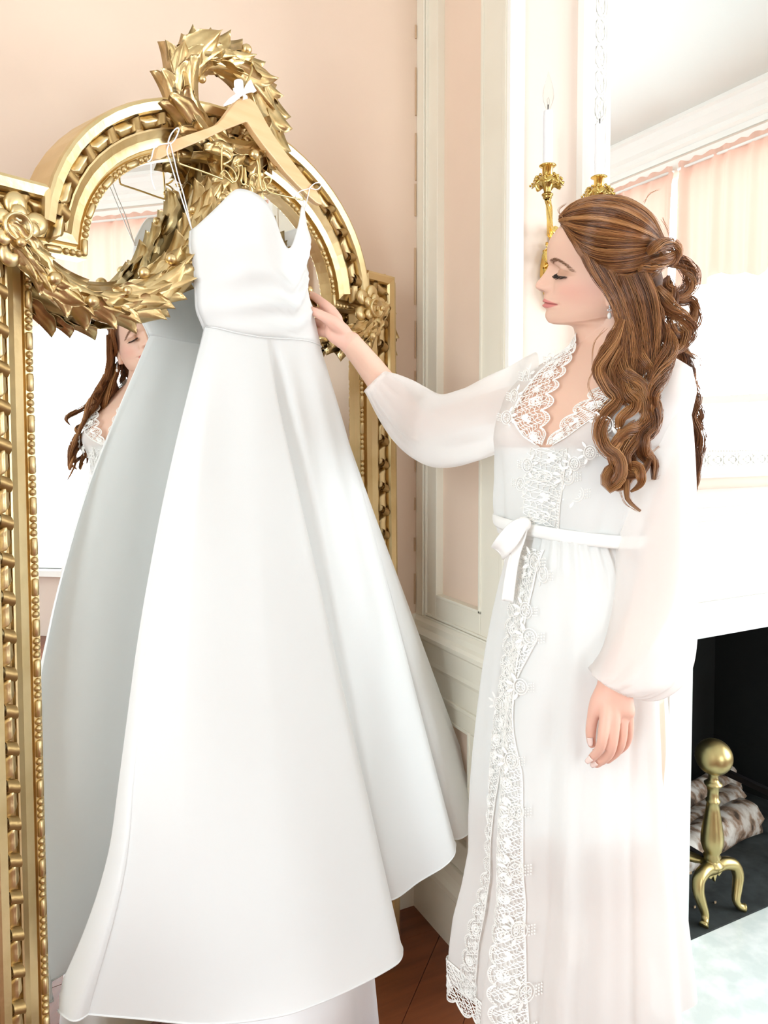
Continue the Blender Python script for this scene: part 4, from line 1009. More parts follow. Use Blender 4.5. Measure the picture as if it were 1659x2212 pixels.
def torso(th, z, off=0.0):
    px, a, bf, bb = (np.interp(z, _z, TT[::-1, k]) for k in (1, 2, 3, 4))
    c = math.cos(th); s_ = math.sin(th); a += off; b = (bf if c > 0 else bb) + off
    bust = .020 * math.exp(-((z - 1.285) / .045) ** 2) * (math.exp(-((th - .55) / .33) ** 2) + math.exp(-((th + .55) / .33) ** 2)) - .010 * math.exp(-((z - 1.285) / .05) ** 2) * math.exp(-(th / .25) ** 2)
    f = b * (abs(c) ** .9) * (1 if c > 0 else -1) + bust * (c > 0); l = a * (abs(s_) ** .9) * (1 if s_ > 0 else -1)
    return camxd((px - CXP) * SPX, DW, CH + (z - CH) * SK) + (TF * f + TL * l) * SK
body = MB()
zr = list(np.linspace(1.475, .765, 60)); thr = np.linspace(-math.pi, math.pi, 72, endpoint=False)
o0 = len(body.v); body.grid([[torso(t, z) for t in thr] for z in zr], cv=True)
body.f.append(tuple(o0 + k for k in range(72))); body.f.append(tuple(o0 + 59 * 72 + k for k in reversed(range(72))))
def limb(pts, rad, n=18, up=None, flat=1.0):
    p = catmull(np.array(pts, float), 7); r = np.interp(np.linspace(0, 1, len(p)), np.linspace(0, 1, len(rad)), rad)
    body.tube(p, r, n, flat=flat, up=up)
    body.ball(p[0], r[0] * .98, 14, 9); body.ball(p[-1], r[-1] * .98, 14, 9)
    return p
def Q(px, py, d): return P(px, py, d * SK)
# far arm (her right), reaching for the dress
seam = ml(663, 672, BQ + .0); seamw = mw(*seam); sd = float((seamw - CAMP) @ FW)
wristR = P(757, 741, sd - .015); elbR = P(905, 922, sd + .085); shR = Q(1142, 860, 1.34)
limb([Q(1195, 840, 1.30), shR, (shR + elbR) / 2, elbR], [.042, .034, .031, .029, .030])
limb([elbR, elbR * .6 + wristR * .4 + UPV * -.004, elbR * .25 + wristR * .75, wristR], [.033, .035, .032, .0275, .0245], flat=.92)
def finger(js, rs, n=12): 
    p = catmull(np.array(js, float), 6); r = np.interp(np.linspace(0, 1, len(p)), np.linspace(0, 1, len(rs)), rs); body.tube(p, r, n); body.ball(p[-1], r[-1], 12, 8); body.ball(p[0], r[0], 12, 8); return p
def palm(a, b, wa, wb, ta, tb, side, n=20):
    rows_ = []
    for f in np.linspace(0, 1, 9):
        c = a + (b - a) * f; rd_ = math.sqrt(max(.12, 1 - (max(0, f - .72) / .30) ** 2)); w = (wa + (wb - wa) * f ** .8) * (.55 + .45 * rd_); t = (ta + (tb - ta) * f) * rd_
        nn = nrm(np.cross(b - a, side)); rows_.append([c + side * w * abs(math.cos(q)) ** .8 * (1 if math.cos(q) > 0 else -1) + nn * t * math.sin(q) for q in np.linspace(0, 2 * math.pi, n, endpoint=False)])
    o = len(body.v); body.grid(rows_, cv=True); body.f.append(tuple(o + k for k in range(n))); body.f.append(tuple(o + 8 * n + k for k in reversed(range(n))))
e = sd
kn = P(705, 694, e - .012)
sideR = nrm(P(716, 668, e - .004) - P(706, 722, e - .012))
palm(wristR, kn, .0235, .034, .0225, .0135, sideR)
nails = []
f1 = finger([P(728, 690, e - .012), P(715, 671, e - .004), P(694, 652, e + .004), P(674, 638, e + .018), P(652, 628, e + .028)], [.0125, .0115, .0095, .0085, .0072])
f2 = finger([P(722, 703, e - .008), P(708, 686, e + .002), P(684, 672, e + .020), P(664, 668, e + .034), P(646, 672, e + .036)], [.0125, .0115, .0095, .0082, .0072])
f3 = finger([P(722, 712, e - .010), P(704, 702, e + .004), P(679, 696, e + .020), P(662, 700, e + .030), P(650, 706, e + .030)], [.0125, .011, .0092, .008, .007])
f4 = finger([P(724, 722, e - .012), P(704, 719, e - .004), P(684, 718, e + .008), P(668, 720, e + .016), P(660, 724, e + .018)], [.0115, .0098, .0082, .0072, .0062])
th_ = finger([P(742, 716, e - .022), P(722, 698, e - .034), P(700, 684, e - .040), P(682, 675, e - .040), P(664, 666, e - .032)], [.0155, .0145, .0108, .0092, .0076])
nails.append((P(667, 666, e - .039), nrm(P(664, 666, e - .034) - P(682, 675, e - .042)), nrm(CAMP - P(667, 666, e - .036) + UPV * .5)))
# near arm (her left), hanging
shL = Q(1424, 862, 1.165); elbL = Q(1430, 1190, 1.150); wristL = Q(1327, 1466, 1.075)
limb([Q(1385, 850, 1.18), shL, (shL + elbL) / 2 + RT * .003, elbL], [.046, .044, .040, .037, .034])
limb([elbL, elbL * .6 + wristL * .4 + RT * .012, elbL * .25 + wristL * .75 + RT * .006, wristL], [.033, .033, .029, .0255, .0235])
e = 1.07
knL = Q(1329, 1550, e - .004)
sideL_ = nrm(Q(1300, 1545, e + .006) - Q(1356, 1556, e + .006))
palm(wristL, knL, .0230, .0325, .0215, .0130, sideL_)
finger([Q(1310, 1522, e - .006), Q(1307, 1553, e - .013), Q(1302, 1592, e - .017), Q(1295, 1618, e - .010), Q(1276, 1640, e + .004)], [.0100, .0090, .0080, .0074, .0062])
finger([Q(1326, 1520, e - .006), Q(1327, 1558, e - .010), Q(1323, 1604, e - .009), Q(1313, 1632, e + .002), Q(1288, 1651, e + .016)], [.0100, .0090, .0080, .0074, .0062])
finger([Q(1341, 1522, e - .000), Q(1345, 1558, e - .001), Q(1343, 1598, e + .004), Q(1334, 1622, e + .014), Q(1312, 1642, e + .028)], [.0096, .0086, .0076, .0070, .0060])
finger([Q(1354, 1525, e + .006), Q(1359, 1558, e + .010), Q(1358, 1590, e + .017), Q(1350, 1611, e + .026), Q(1334, 1625, e + .038)], [.0088, .0076, .0067, .0061, .0054])
finger([Q(1309, 1486, e + .002), Q(1291, 1518, e + .003), Q(1280, 1553, e + .005), Q(1276, 1582, e + .007), Q(1278, 1607, e + .011)], [.0140, .0122, .0086, .0080, .0066])
for c, t in ((Q(1275, 1601, e + .002), nrm(Q(1278, 1607, e) - Q(1276, 1585, e))), (Q(1273, 1641, e - .002), nrm(Q(1272, 1645, e + .01) - Q(1290, 1628, e))), (Q(1284, 1650, e + .008), nrm(Q(1283, 1653, e + .01) - Q(1300, 1640, e)))):
    nails.append((c, t, nrm(CAMP - c)))
# legs and feet
hipc = camxd((1262 - CXP) * SPX, DW, 0)
for s_ in (-1, 1):
    b = hipc + TL * .070 * s_ + TF * (.02 if s_ < 0 else -.015)
    limb([b + UPV * .84, b + UPV * .70 + TL * s_ * .005, b + UPV * .48 + TF * .012, b + UPV * .42 + TF * .01, b + UPV * .30 - TF * .012, b + UPV * .10 - TF * .02, b + UPV * .07 - TF * .02], [.066, .066, .056, .048, .046, .050, .038, .033, .033])
    limb([b + UPV * .06 - TF * .035, b + UPV * .045 + TF * .05, b + UPV * .028 + TF * .11, b + UPV * .022 + TF * .16], [.032, .034, .030, .022], flat=.8)
def applied(me, mods):
    o = bpy.data.objects.new('tmp', me); COL.objects.link(o)
    for t, kw in mods:
        m = o.modifiers.new(t, t)
        for k, v in kw.items(): setattr(m, k, v)
    dg = bpy.context.evaluated_depsgraph_get(); r = bpy.data.meshes.new_from_object(o.evaluated_get(dg)); bpy.data.objects.remove(o); return r
bme = body.mesh('body_raw'); b_ = bmesh.new(); b_.from_mesh(bme); bmesh.ops.recalc_face_normals(b_, faces=b_.faces); b_.to_mesh(bme); b_.free()
body_me = applied(bme, [('REMESH', dict(mode='VOXEL', voxel_size=.0024)), ('SMOOTH', dict(factor=.5, iterations=5))])
b_ = bmesh.new(); b_.from_mesh(head_me); bmesh.ops.recalc_face_normals(b_, faces=b_.faces); b_.to_mesh(head_me); b_.free()
ear_me = mbe.mesh('ears'); b_ = bmesh.new(); b_.from_mesh(ear_me); bmesh.ops.recalc_face_normals(b_, faces=b_.faces); b_.to_mesh(ear_me); b_.free()
o_head = bpy.data.objects.new('tmp_head', head_me); o_ear = bpy.data.objects.new('tmp_ear', ear_me); COL.objects.link(o_head); COL.objects.link(o_ear)
full = applied(body_me, [('BOOLEAN', dict(operation='UNION', solver='EXACT', object=o_head))])
o_body = bpy.data.objects.new('tmp_b', full); COL.objects.link(o_body)
full = applied(full, [('BOOLEAN', dict(operation='UNION', solver='EXACT', object=o_ear))])
for o in (o_head, o_ear, o_body): bpy.data.objects.remove(o)
full.name = 'body'
# soften the joins at the neck
nv = len(full.vertices); co = np.empty(nv * 3, np.float32); full.vertices.foreach_get('co', co); co = co.reshape(-1, 3).astype(float)
loc = (co - HO) @ HM / SK
full.materials.clear(); full.materials.append(M_skin)
full.polygons.foreach_set('use_smooth', [True] * len(full.polygons)); full.polygons.foreach_set('material_index', [0] * len(full.polygons))
b_ = bmesh.new(); b_.from_mesh(full); b_.verts.ensure_lookup_table()
sel = [b_.verts[i] for i in np.nonzero(((loc[:, 2] < -.082) & (loc[:, 2] > -.20) & (np.abs(loc[:, 0]) < .13) & (np.abs(loc[:, 1]) < .13)))[0]]
for _ in range(14): bmesh.ops.smooth_vert(b_, verts=sel, factor=.5, use_axis_x=True, use_axis_y=True, use_axis_z=True)
sel = [b_.verts[i] for i in np.nonzero((np.abs(np.abs(loc[:, 1]) - .066) < .02) & (np.abs(loc[:, 0] + .015) < .03) & (np.abs(loc[:, 2]) < .045))[0]]
for _ in range(3): bmesh.ops.smooth_vert(b_, verts=sel, factor=.5, use_axis_x=True, use_axis_y=True, use_axis_z=True)
b_.to_mesh(full); b_.free()
co = np.empty(nv * 3, np.float32); full.vertices.foreach_get('co', co); loc = (co.reshape(-1, 3).astype(float) - HO) @ HM / SK
X, Y, Z = loc[:, 0], loc[:, 1], loc[:, 2]; ay = np.abs(Y); face = (X > .03) & (Z > -.06) & (Z < .1)
colr = np.tile(np.array([.77, .505, .385]), (nv, 1))
def blend(mask, c):
    global colr
    m = np.clip(mask, 0, 1)[:, None]; colr = colr * (1 - m) + np.array(c) * m
blend(.55 * G(ay - .047, .022) * G(Z - .002, .020) * (X > .0), (.80, .40, .32))
blend(.35 * G(ay, .012) * G(Z - .012, .01) * face, (.80, .43, .34))
lz = lidz(ay)
blend(.75 * np.clip((ay - .017) / .006, 0, 1) * np.clip((.052 - ay) / .010, 0, 1) * np.clip((Z - lz) / .002, 0, 1) * np.clip((lz + .0145 - Z) / .006, 0, 1) * face, (.50, .27, .17))
blend(np.clip((ay - .017) / .003, 0, 1) * np.clip((.0435 - ay) / .002, 0, 1) * G(Z - lz, .0010) * face, (.03, .02, .018))
mz = mouthz(ay)
k = np.clip(1 - (ay / .0285) ** 2, 0, 1)
upl = mz + .0068 * k ** .6 - .0012 * G(ay, .003); lol = mz - .0090 * k ** .8
blend(np.clip((upl - Z) / .0012 + .5, 0, 1) * np.clip((Z - lol) / .0014 + .5, 0, 1) * (ay < .029) * face, (.66, .235, .21))
blend(.8 * G(Z - mz, .0010) * np.clip((.029 - ay) / .003, 0, 1) * face, (.30, .08, .07))
blend(.8 * G(ay - .0062, .0030) * G(Z - .0042, .0018) * face, (.30, .12, .09))
xh = np.interp(Z, [-.07, -.03, 0, .03, .06, .09, .105], [-.05, -.03, -.006, .006, .020, .044, .060])       # the scalp under the hair is hair-coloured
blend(np.clip((xh - X) / .005, 0, 1) * (Z > -.09) * (1 - ((ay > .058) & (Z < .004) & (X > -.034))), (.13, .05, .018))
bf_ = np.clip((ay - .0165) / .030, 0, 1); bz_ = .0478 + .0048 * np.sin(np.pi * np.minimum(1, bf_ * .85 + .05)) - .034 * np.maximum(0, bf_ - .45) ** 1.3
blend(.55 * G(Z - bz_, .0026 * (1 - bf_) ** .6 + .0008) * (ay > .0155) * (ay < .0475) * face, (.34, .18, .10))
# rosier hands
blend(.45 * ((np.linalg.norm(co.reshape(-1, 3) - np.array(knL), axis=1) < .10) | (np.linalg.norm(co.reshape(-1, 3) - np.array(kn), axis=1) < .075)), (.80, .42, .34))
ca = full.color_attributes.new('paint', 'FLOAT_COLOR', 'POINT')
ca.data.foreach_set('color', np.c_[colr, np.ones(nv)].astype(np.float32).ravel())
pput(link('body', full))
for c, t, n in nails:
    n = nrm(n - t * (n @ t)); s_ = np.cross(n, t); mb = MB()
    mb.grid([[c + t * (.0055 * a) + s_ * .0040 * b * (1 - .25 * max(0, a) ** 2) + n * (.0012 * (1 - b * b) + .0006) for b in np.linspace(-1, 1, 7)] for a in np.linspace(-1, 1.25, 7)])
    o = pput(mb.build('fingernail', mat('nail_polish', (.86, .68, .62), .2) if 'nail_polish' not in bpy.data.materials else bpy.data.materials['nail_polish'], None, smooth=True))
    solid(o, .0008, 1)
def hw_(p): return HO + HM @ np.asarray(p, float) * SK
# lashes and brows
M_lash = mat('dark_lashes', (.018, .012, .010), .6); M_brow = mat('brown_brow', (.26, .13, .07), .7)
def surf_x(y, z):                                       # the face's forward position at (y, z)
    d = np.abs(hv[:, :, 1] - y) + np.abs(hv[:, :, 2] - z) * 1.0 + (hv[:, :, 0] < .02) * 1; i = np.argmin(d); return hv.reshape(-1, 3)[i, 0]
rl = random.Random(8)
for sg in (1, -1):
    mb = MB(); mbb = MB()
    for k in range(64):
        y = .0200 + .0225 * k / 63; z = float(lidz(y)); x = surf_x(sg * y, z)
        L = .0072 + .0022 * math.sin(k * .05) + rl.uniform(-.0015, .001); out_ = (y - .029) / .017
        p0 = np.array([x + .0003, sg * y, z]); d1 = nrm([1.0 - .45 * max(0, out_), sg * (.15 + .75 * out_ + rl.uniform(-.15, .15)), -.62 + rl.uniform(-.12, .12)])
        p1 = p0 + d1 * L * .5; p2 = p0 + d1 * L + np.array([0, 0, .0012])
        mb.tube([hw_(p0), hw_(p1), hw_(p2)], [.00055, .0004, .0001], 4)
    for k in range(150):
        f = rl.random(); y = .0165 + .0300 * f; zc = .0478 + .0048 * math.sin(math.pi * min(1, f * .85 + .05)) - .034 * max(0, f - .45) ** 1.3
        th_w = .0028 * (1 - f) ** .6 + .0007
        z = zc + rl.uniform(-1, 1) * th_w; x = surf_x(sg * y, z)
        d1 = nrm([-.25, sg * .9, .35 * (1 - f) - .25 * f + rl.uniform(-.1, .1)])
        p0 = np.array([x + .0002, sg * y, z]); p1 = p0 + d1 * .0055; p1[0] = surf_x(p1[1], p1[2]) + .0006
        mbb.tube([hw_(p0), hw_((p0 + p1) / 2 + np.array([.0005, 0, 0])), hw_(p1)], [.00024, .00022, .0001], 3)
    o = pput(mb.build('eyelashes', M_lash)); o['kind'] = 'stuff'
    o = pput(mbb.build('eyebrow', M_brow)); o['kind'] = 'stuff'

# ================================================================ LACE ROBE
def lace(L, Wd, put, seed=1, pitch=.030, cell=.0052, mb=None, r0=.00062, scallop=True, leaf=True, net=(0.0, 1.0)):
    """open-work lace as thin cords: scalloped edge, net ground, leaf sprays. put(s, t) places metres along/across the strip in space"""
    rr = random.Random(seed); mb = mb or MB(); n = max(1, round(L / pitch)); p = L / n
    cord = lambda pts, r, k=3: mb.tube([put(a, b) for a, b in pts], r, k, cap=False)
    edge = lambda s: (.34 * p * (1 - abs(math.sin(math.pi * s / p)) ** .7)) if scallop else 0
    if scallop:
        for i in range(n):
            for ins, r in ((0, r0 * 1.9), (.0042, r0 * 1.2)):
                pts = []
                for q in np.linspace(0, 1, 9):
                    s = (i + q) * p; pts.append((s, edge(s) + ins * (.4 + .6 * math.sin(math.pi * q))))
                cord(pts, r)
            for q in np.linspace(.06, .94, 9):
                s = (i + q) * p; cord([(s, edge(s) + .0002), (s + (q - .5) * -.0012, edge(s) + .0044)], r0 * 1.1)
    hx_ = cell; hy_ = cell * .866; nx = int(L / hx_) + 1; ny = int(Wd / hy_) + 1; jit = {}
    def node(i, j):
        if (i, j) not in jit: jit[i, j] = ((i + (.5 if j % 2 else 0)) * hx_ + rr.uniform(-.25, .25) * cell, j * hy_ + rr.uniform(-.25, .25) * cell)
        return jit[i, j]
    for j in range(ny):
        for i in range(nx):
            a = node(i, j)
            nb = [node(i + 1, j), node(i + (1 if j % 2 else 0), j + 1), node(i + (0 if j % 2 else -1), j + 1)]
            k = (i + 2 * (j // 2) + j) % 3
            for q, b in enumerate(nb):
                if q == k: continue
                if min(a[0], b[0]) < 0 or max(a[0], b[0]) > L or max(a[1], b[1]) > Wd: continue
                if min(a[1] - edge(a[0]), b[1] - edge(b[0])) < .004 * scallop: continue
                cord([a, b], r0 * rr.uniform(.8, 1.25))
    if leaf:
        for i in range(n):
            cs = (i + .5) * p + rr.uniform(-.002, .002); ct = Wd * rr.uniform(.42, .55)
            if i % 2:
                for k in range(6):                       # a leaf spray
                    an = -math.pi / 2 + (k - 2.5) * .55 + rr.uniform(-.1, .1); ln = p * .30; w = .0021
                    c = math.cos(an); s_ = math.sin(an); pts = []
                    for f, ww in ((.15, 0), (.4, 1), (.7, 1), (1, 0), (.7, -1), (.4, -1)):
                        x_ = f * ln; y_ = ww * w; pts.append((cs + c * x_ - s_ * y_, ct - (s_ * x_ + c * y_)))
                    o = len(mb.v); mb.v.extend([tuple(put(a, b, .0006)) for a, b in pts]); mb.f.append(tuple(o + k2 for k2 in range(6)))
            else:                                        # a wheel with spokes
                R1 = p * .26
                ring_ = [(cs + R1 * math.cos(a), ct + R1 * math.sin(a)) for a in np.linspace(0, 2 * math.pi, 15)]
                cord(ring_, r0 * 2.0); cord([(cs + .55 * (a - cs), ct + .55 * (b - ct)) for a, b in ring_], r0 * 1.4)
                for a in np.linspace(0, 2 * math.pi, 12, endpoint=False): cord([(cs + .2 * R1 * math.cos(a), ct + .2 * R1 * math.sin(a)), (cs + R1 * math.cos(a), ct + R1 * math.sin(a))], r0 * 1.1)
            for k in range(7):
                s = (i + (k + .5) / 7) * p; cord([(s - .0016, Wd - .0006), (s, Wd - .0022), (s + .0016, Wd - .0006)], r0 * 1.6)
    cord([(s, Wd) for s in np.linspace(0, L, 40)], r0 * 1.7)
    return mb
def motif(c, ex, ey, nrm_, mb, rr, k=1.0):
    """raised embroidered flower: ringed centre, petals and a little square mesh"""
    at = lambda a, b, h=.0012: c + ex * a * k + ey * b * k + nrm_ * h
    for R1 in (.010, .0065): mb.tube([at(R1 * math.cos(a), R1 * 1.15 * math.sin(a)) for a in np.linspace(0, 2 * math.pi, 16)], .00085, 4, cap=False)
    for a in np.linspace(0, 2 * math.pi, 9, endpoint=False): mb.tube([at(.002 * math.cos(a), .002 * math.sin(a)), at(.0064 * math.cos(a), .0072 * math.sin(a))], .0007, 3, cap=False)
    for i in range(4):
        for j in range(3):
            mb.ball(at(.012 + .0034 * j, (i - 1.5) * .0038 + .0008 * j, .001), .0012 * k, 6, 4)
    for a in (2.2, 2.9, 3.6, 4.3):
        o = len(mb.v); pts = []
        for f, w in ((.010, 0), (.015, .0024), (.020, .0018), (.023, 0), (.020, -.0018), (.015, -.0024)):
            pts.append(at(f * math.cos(a) - w * math.sin(a), f * math.sin(a) + w * math.cos(a), .0014))
        mb.v.extend([tuple(p) for p in pts]); mb.f.append(tuple(o + q for q in range(6)))

# neckline, as angles from the body's middle line: her left / her right, inner edge of the lace
nk_z = np.array([1.258, 1.272, 1.30, 1.345, 1.383, 1.41, 1.43, 1.446])
nk_L = np.array([.00, .03, .12, .30, .50, .84, 1.15, 1.45]); nk_R = np.array([.0, .0, .0, .03, .07, .18, .50, .95])
LW = .40
def nL(z): return np.interp(z, nk_z, nk_L)
def nR(z): return np.interp(z, nk_z, nk_R)
def lw(z): return np.interp(z, [1.258, 1.275, 1.31, 1.40, 1.446], [.03, .20, LW, LW, .55])
def bodice(th, z, off):
    k = math.exp(-((z - 1.16) / .05) ** 2) * .008                     # blouses over the sash
    f = (.0035 * math.sin(9 * th + 14 * z) + .0025 * math.sin(17 * th - 9 * z + 1)) * np.clip((1.30 - z) / .12, 0, 1)
    return torso(th, z, off + k + f)
zz = np.linspace(1.112, 1.446, 46); g = []
for z in zz:
    a0 = nL(z) + lw(z) if z > 1.258 else 0; a1 = 2 * math.pi - (nR(z) + lw(z) if z > 1.258 else 0)
    g.append([bodice((t + math.pi) % (2 * math.pi) - math.pi, z, .009) for t in np.linspace(a0, a1, 90)])
rb = pput(MB().grid(g).build('robe_bodice', M_robe, None, smooth=True))
zz = np.linspace(1.112, 1.258, 18)
pput(MB().grid([[torso(t, z, .0035) for t in np.linspace(-math.pi, math.pi, 60)] for z in zz]).build('slip_top', M_slip, None, smooth=True))
mb = MB()
for sg, fn in ((1, nL), (-1, nR)):
    zs_ = np.linspace(1.262, 1.446, 60); pts = np.array([torso(sg * fn(z), z, .012) for z in zs_]); dl = np.r_[0, np.cumsum(np.linalg.norm(np.diff(pts, axis=0), axis=1))]; L = dl[-1]; WD = .046
    def put(s, t, h=0.0, sg=sg, fn=fn, dl=dl, zs_=zs_):
        z = float(np.interp(s, dl, zs_)); a = fn(z) + lw(z) * t / WD
        return torso(sg * a, z, .0125 + h)
    lace(L, WD, put, 3 + sg, mb=mb)
o = pput(mb.build('neckline_lace', M_lace, None)); o['kind'] = 'stuff'
# embroidered sprays on the bodice, beside the lace and down the front
mb = MB(); rr = random.Random(12)
def on_t(th, z, k=1.0, flip=1):
    p = torso(th, z, .0145); ex = nrm(torso(th + .05, z, .0145) - p) * flip; ey = UPV; n = np.cross(ex, ey) * (1 if flip > 0 else -1); motif(p, ex, ey, nrm(n), mb, rr, k)
for th, z, k, f in ((.62, 1.292, 1.1, 1), (.80, 1.268, 1.2, 1), (.52, 1.252, .9, 1), (-.50, 1.34, 1.1, -1), (-.62, 1.375, 1.2, -1), (-.55, 1.40, 1.0, -1), (-.42, 1.305, 1.0, -1), (.30, 1.215, 1.1, 1), (.42, 1.19, 1.1, 1), (.28, 1.17, .9, 1), (-.12, 1.23, 1, -1), (-.2, 1.20, 1, -1), (.36, 1.235, .9, 1), (-.1, 1.16, .9, -1)): on_t(th, z, k, f)
o = pput(mb.build('bodice_embroidery', M_lace, None)); o['kind'] = 'stuff'
mb = MB(); zs_ = np.linspace(1.135, 1.258, 20); L = .123
def put(s, t, h=0.0): return bodice(-.16 + t / .085 * (1 if True else 1), 1.135 + s, .0125 + h)
lace(L, .036, put, 21, mb=mb, scallop=False)
o = pput(mb.build('front_lace', M_lace, None)); o['kind'] = 'stuff'

# ---------------- skirt of the robe: rings measured by their left and right outlines
sk_y = np.array([1150, 1200, 1260, 1330, 1400, 1480, 1560, 1640, 1720, 1800, 1880, 1960, 2040, 2120, 2190])
sk_l = np.array([1121, 1102, 1086, 1073, 1062, 1053, 1046, 1040, 1036, 1035, 1038, 1026, 1008, 1000, 1003])
sk_r = np.array([1338, 1368, 1396, 1415, 1428, 1436, 1443, 1448, 1454, 1459, 1465, 1472, 1480, 1488, 1495])
def ring_c(y):
    l = np.interp(y, sk_y, sk_l); r = np.interp(y, sk_y, sk_r); z = CH + (936 - y) * SPX
    cx = ((l + r) / 2 - CXP) * SPX; hw = (r - l) / 2 * SPX * .985
    return cx, hw, z
FK = [(5, .012, .4, 1.0), (8, .014, 1.9, .9), (13, .009, .2, .8), (21, .0045, 2.2, .7)]
def skirt(th, y, off=0.0):
    cx, hw, z = ring_c(y); t = np.clip((y - 1165) / 1000, 0, 1)
    f = sum(a * math.sin(k * th + ph + .35 * t * k * .2) * t ** e for k, a, ph, e in FK)
    f += .0035 * math.sin(34 * th) * math.exp(-((y - 1165) / 60) ** 2)
    r = hw + off + f * 1.05; rd = hw * np.interp(y, [1150, 1185, 1260, 1400, 1600], [1.42, 1.34, 1.16, 1.02, .90]) + off + f
    return camxd(cx + r * math.cos(th), DW + rd * math.sin(th), z)
ys = np.linspace(1150, 2190, 80); ths = np.linspace(0, 2 * math.pi, 220, endpoint=False)
hemy = lambda th: 0
pput(MB().grid([[skirt(t, y) for t in ths] for y in ys], cv=True).build('robe_skirt', M_robe, None, smooth=True))
pput(MB().grid([[skirt(t, y, -.014 - .012 * (y - 1150) / 600) for t in ths[::2]] for y in np.linspace(1155, 1758, 44)], cv=True).build('slip_skirt', M_slip, None, smooth=True))
def th_at(px, y):
    cx, hw, z = ring_c(y); lo, hi = math.pi, math.pi * 1.5          # camera side, left quarter
    for _ in range(24):
        m = (lo + hi) / 2; q = skirt(m, y); x = CXP + FPX * ((q - CAMP) @ RT) / ((q - CAMP) @ FW)
        if x < px: lo = m
        else: hi = m
    return (lo + hi) / 2
fe_y = [1165, 1250, 1340, 1430, 1520, 1620, 1720, 1820, 1920, 2020, 2100, 2190]; fe_x = [1140, 1126, 1112, 1103, 1098, 1094, 1091, 1090, 1091, 1096, 1102, 1110]
fe_t = np.array([th_at(x, y) for x, y in zip(fe_x, fe_y)])
mb = MB()
def skirt_strip(tfun, y0, y1, wd, seed, mb, flip=1, off=.006):
    yy = np.linspace(y0, y1, 90); pts = np.array([skirt(tfun(y), y, off) for y in yy]); dl = np.r_[0, np.cumsum(np.linalg.norm(np.diff(pts, axis=0), axis=1))]; L = dl[-1]
    def put(s, t, h=0.0):
        y = float(np.interp(s, dl, yy)); cx, hw, z = ring_c(y); th = tfun(y) + flip * t / max(hw, .05)
        return skirt(th, y, off + h)
    lace(L, wd, put, seed, mb=mb)
tf_ = lambda y: float(np.interp(y, fe_y, fe_t)) - .12
skirt_strip(tf_, 1170, 2186, .046, 5, mb)
t2 = lambda y: float(np.interp(y, [1330, 1450, 1700, 1900, 2186], [math.pi + .62, math.pi + .42, math.pi + .20, math.pi + .08, math.pi - .05]))
skirt_strip(t2, 1340, 2186, .042, 6, mb)
o = pput(mb.build('front_edge_lace', M_lace, None)); o['kind'] = 'stuff'
mb = MB()                                                               # deep scalloped hem
Lh = .62
def put(s, t, h=0.0): return skirt(math.pi * .78 + s / .185, 2190 + 44 - t / SPX, .004 + h)
lace(Lh, .075, put, 9, mb=mb, pitch=.036, cell=.0058, r0=.0008)
o = pput(mb.build('hem_lace', M_lace, None)); o['kind'] = 'stuff'
mb = MB()
for px, y, k in ((1160, 1195, 1.3), (1178, 1215, 1.2), (1120, 1690, 1.2), (1118, 1805, 1.3), (1126, 1925, 1.3), (1140, 2045, 1.4), (1110, 1590, 1.1), (1130, 1440, 1.1), (1150, 1340, 1.2), (1142, 1290, 1.1), (1132, 2120, 1.3), (1085, 1500, 1)):
    th = th_at(px, y); p = skirt(th, y, .007); ex = nrm(skirt(th + .06, y, .007) - p); motif(p, ex, UPV, nrm(np.cross(UPV, ex)) * -1, mb, rr, k)
o = pput(mb.build('skirt_embroidery', M_lace, None)); o['kind'] = 'stuff'

# ---------------- sash and bow
g = []
for th in np.linspace(-math.pi, math.pi, 90):
    row = []
    zc = 1.124 - .010 * math.sin(th - .4)
    for q in np.linspace(0, 2 * math.pi, 10, endpoint=False):
        row.append(torso(th, zc + .0105 * math.sin(q), .020 + .0035 * math.cos(q)))
    g.append(row)
pput(MB().grid(g, cv=True).build('sash', M_belt, None, smooth=True))
def cloth_band(cs, ws, nm, m=M_belt, th=.0025):
    c = catmull(np.array(cs), 6); w = catmull(np.array(ws), 6); mb = MB()
    mb.grid([[p + a * t + np.cross(nrm(a), nrm(np.gradient(c, axis=0)[i])) * .004 * (1 - t * t) for t in np.linspace(-1, 1, 7)] for i, (p, a) in enumerate(zip(c, w))])
    o = pput(mb.build(nm, m, None, smooth=True)); return solid(o, th)
kd = float((torso(0, 1.124, .03) - CAMP) @ FW)
kp = P(1131, 1132, kd - .005)
D = lambda x, y, d: P(x, y, kd + d)
W2 = lambda ax, ay_: (RT * ax - UPV * ay_) * SPX
cloth_band([D(1130, 1130, -.008), D(1116, 1142, -.02), D(1098, 1166, -.026), D(1082, 1186, -.02), D(1074, 1195, -.008)], [W2(9, 10), W2(15, 10), W2(18, 10), W2(15, 12), W2(12, 13)], 'bow_loop')
cloth_band([D(1074, 1195, -.006), D(1088, 1180, .006), D(1105, 1160, .004), D(1126, 1136, .0)], [W2(12, 13), W2(14, 10), W2(12, 8), W2(7, 7)], 'bow_loop')
cloth_band([D(1133, 1135, -.010), D(1124, 1165, -.016), D(1112, 1200, -.014), D(1104, 1240, -.01), D(1096, 1300, -.006)], [W2(7, 3), W2(9, 2), W2(10, 1), W2(11, 1), W2(12, 2)], 'sash_tail')
pput(MB().ball(kp, .0125, 14, 10, (1, 1, .95)).build('sash_knot', M_belt, None, smooth=True))
# side bow end seen behind the waist
cloth_band([Q(1300, 1160, 1.19), Q(1322, 1148, 1.20), Q(1345, 1138, 1.23), Q(1362, 1140, 1.26)], [W2(2, 12), W2(4, 13), W2(3, 12), W2(2, 8)], 'sash_end')

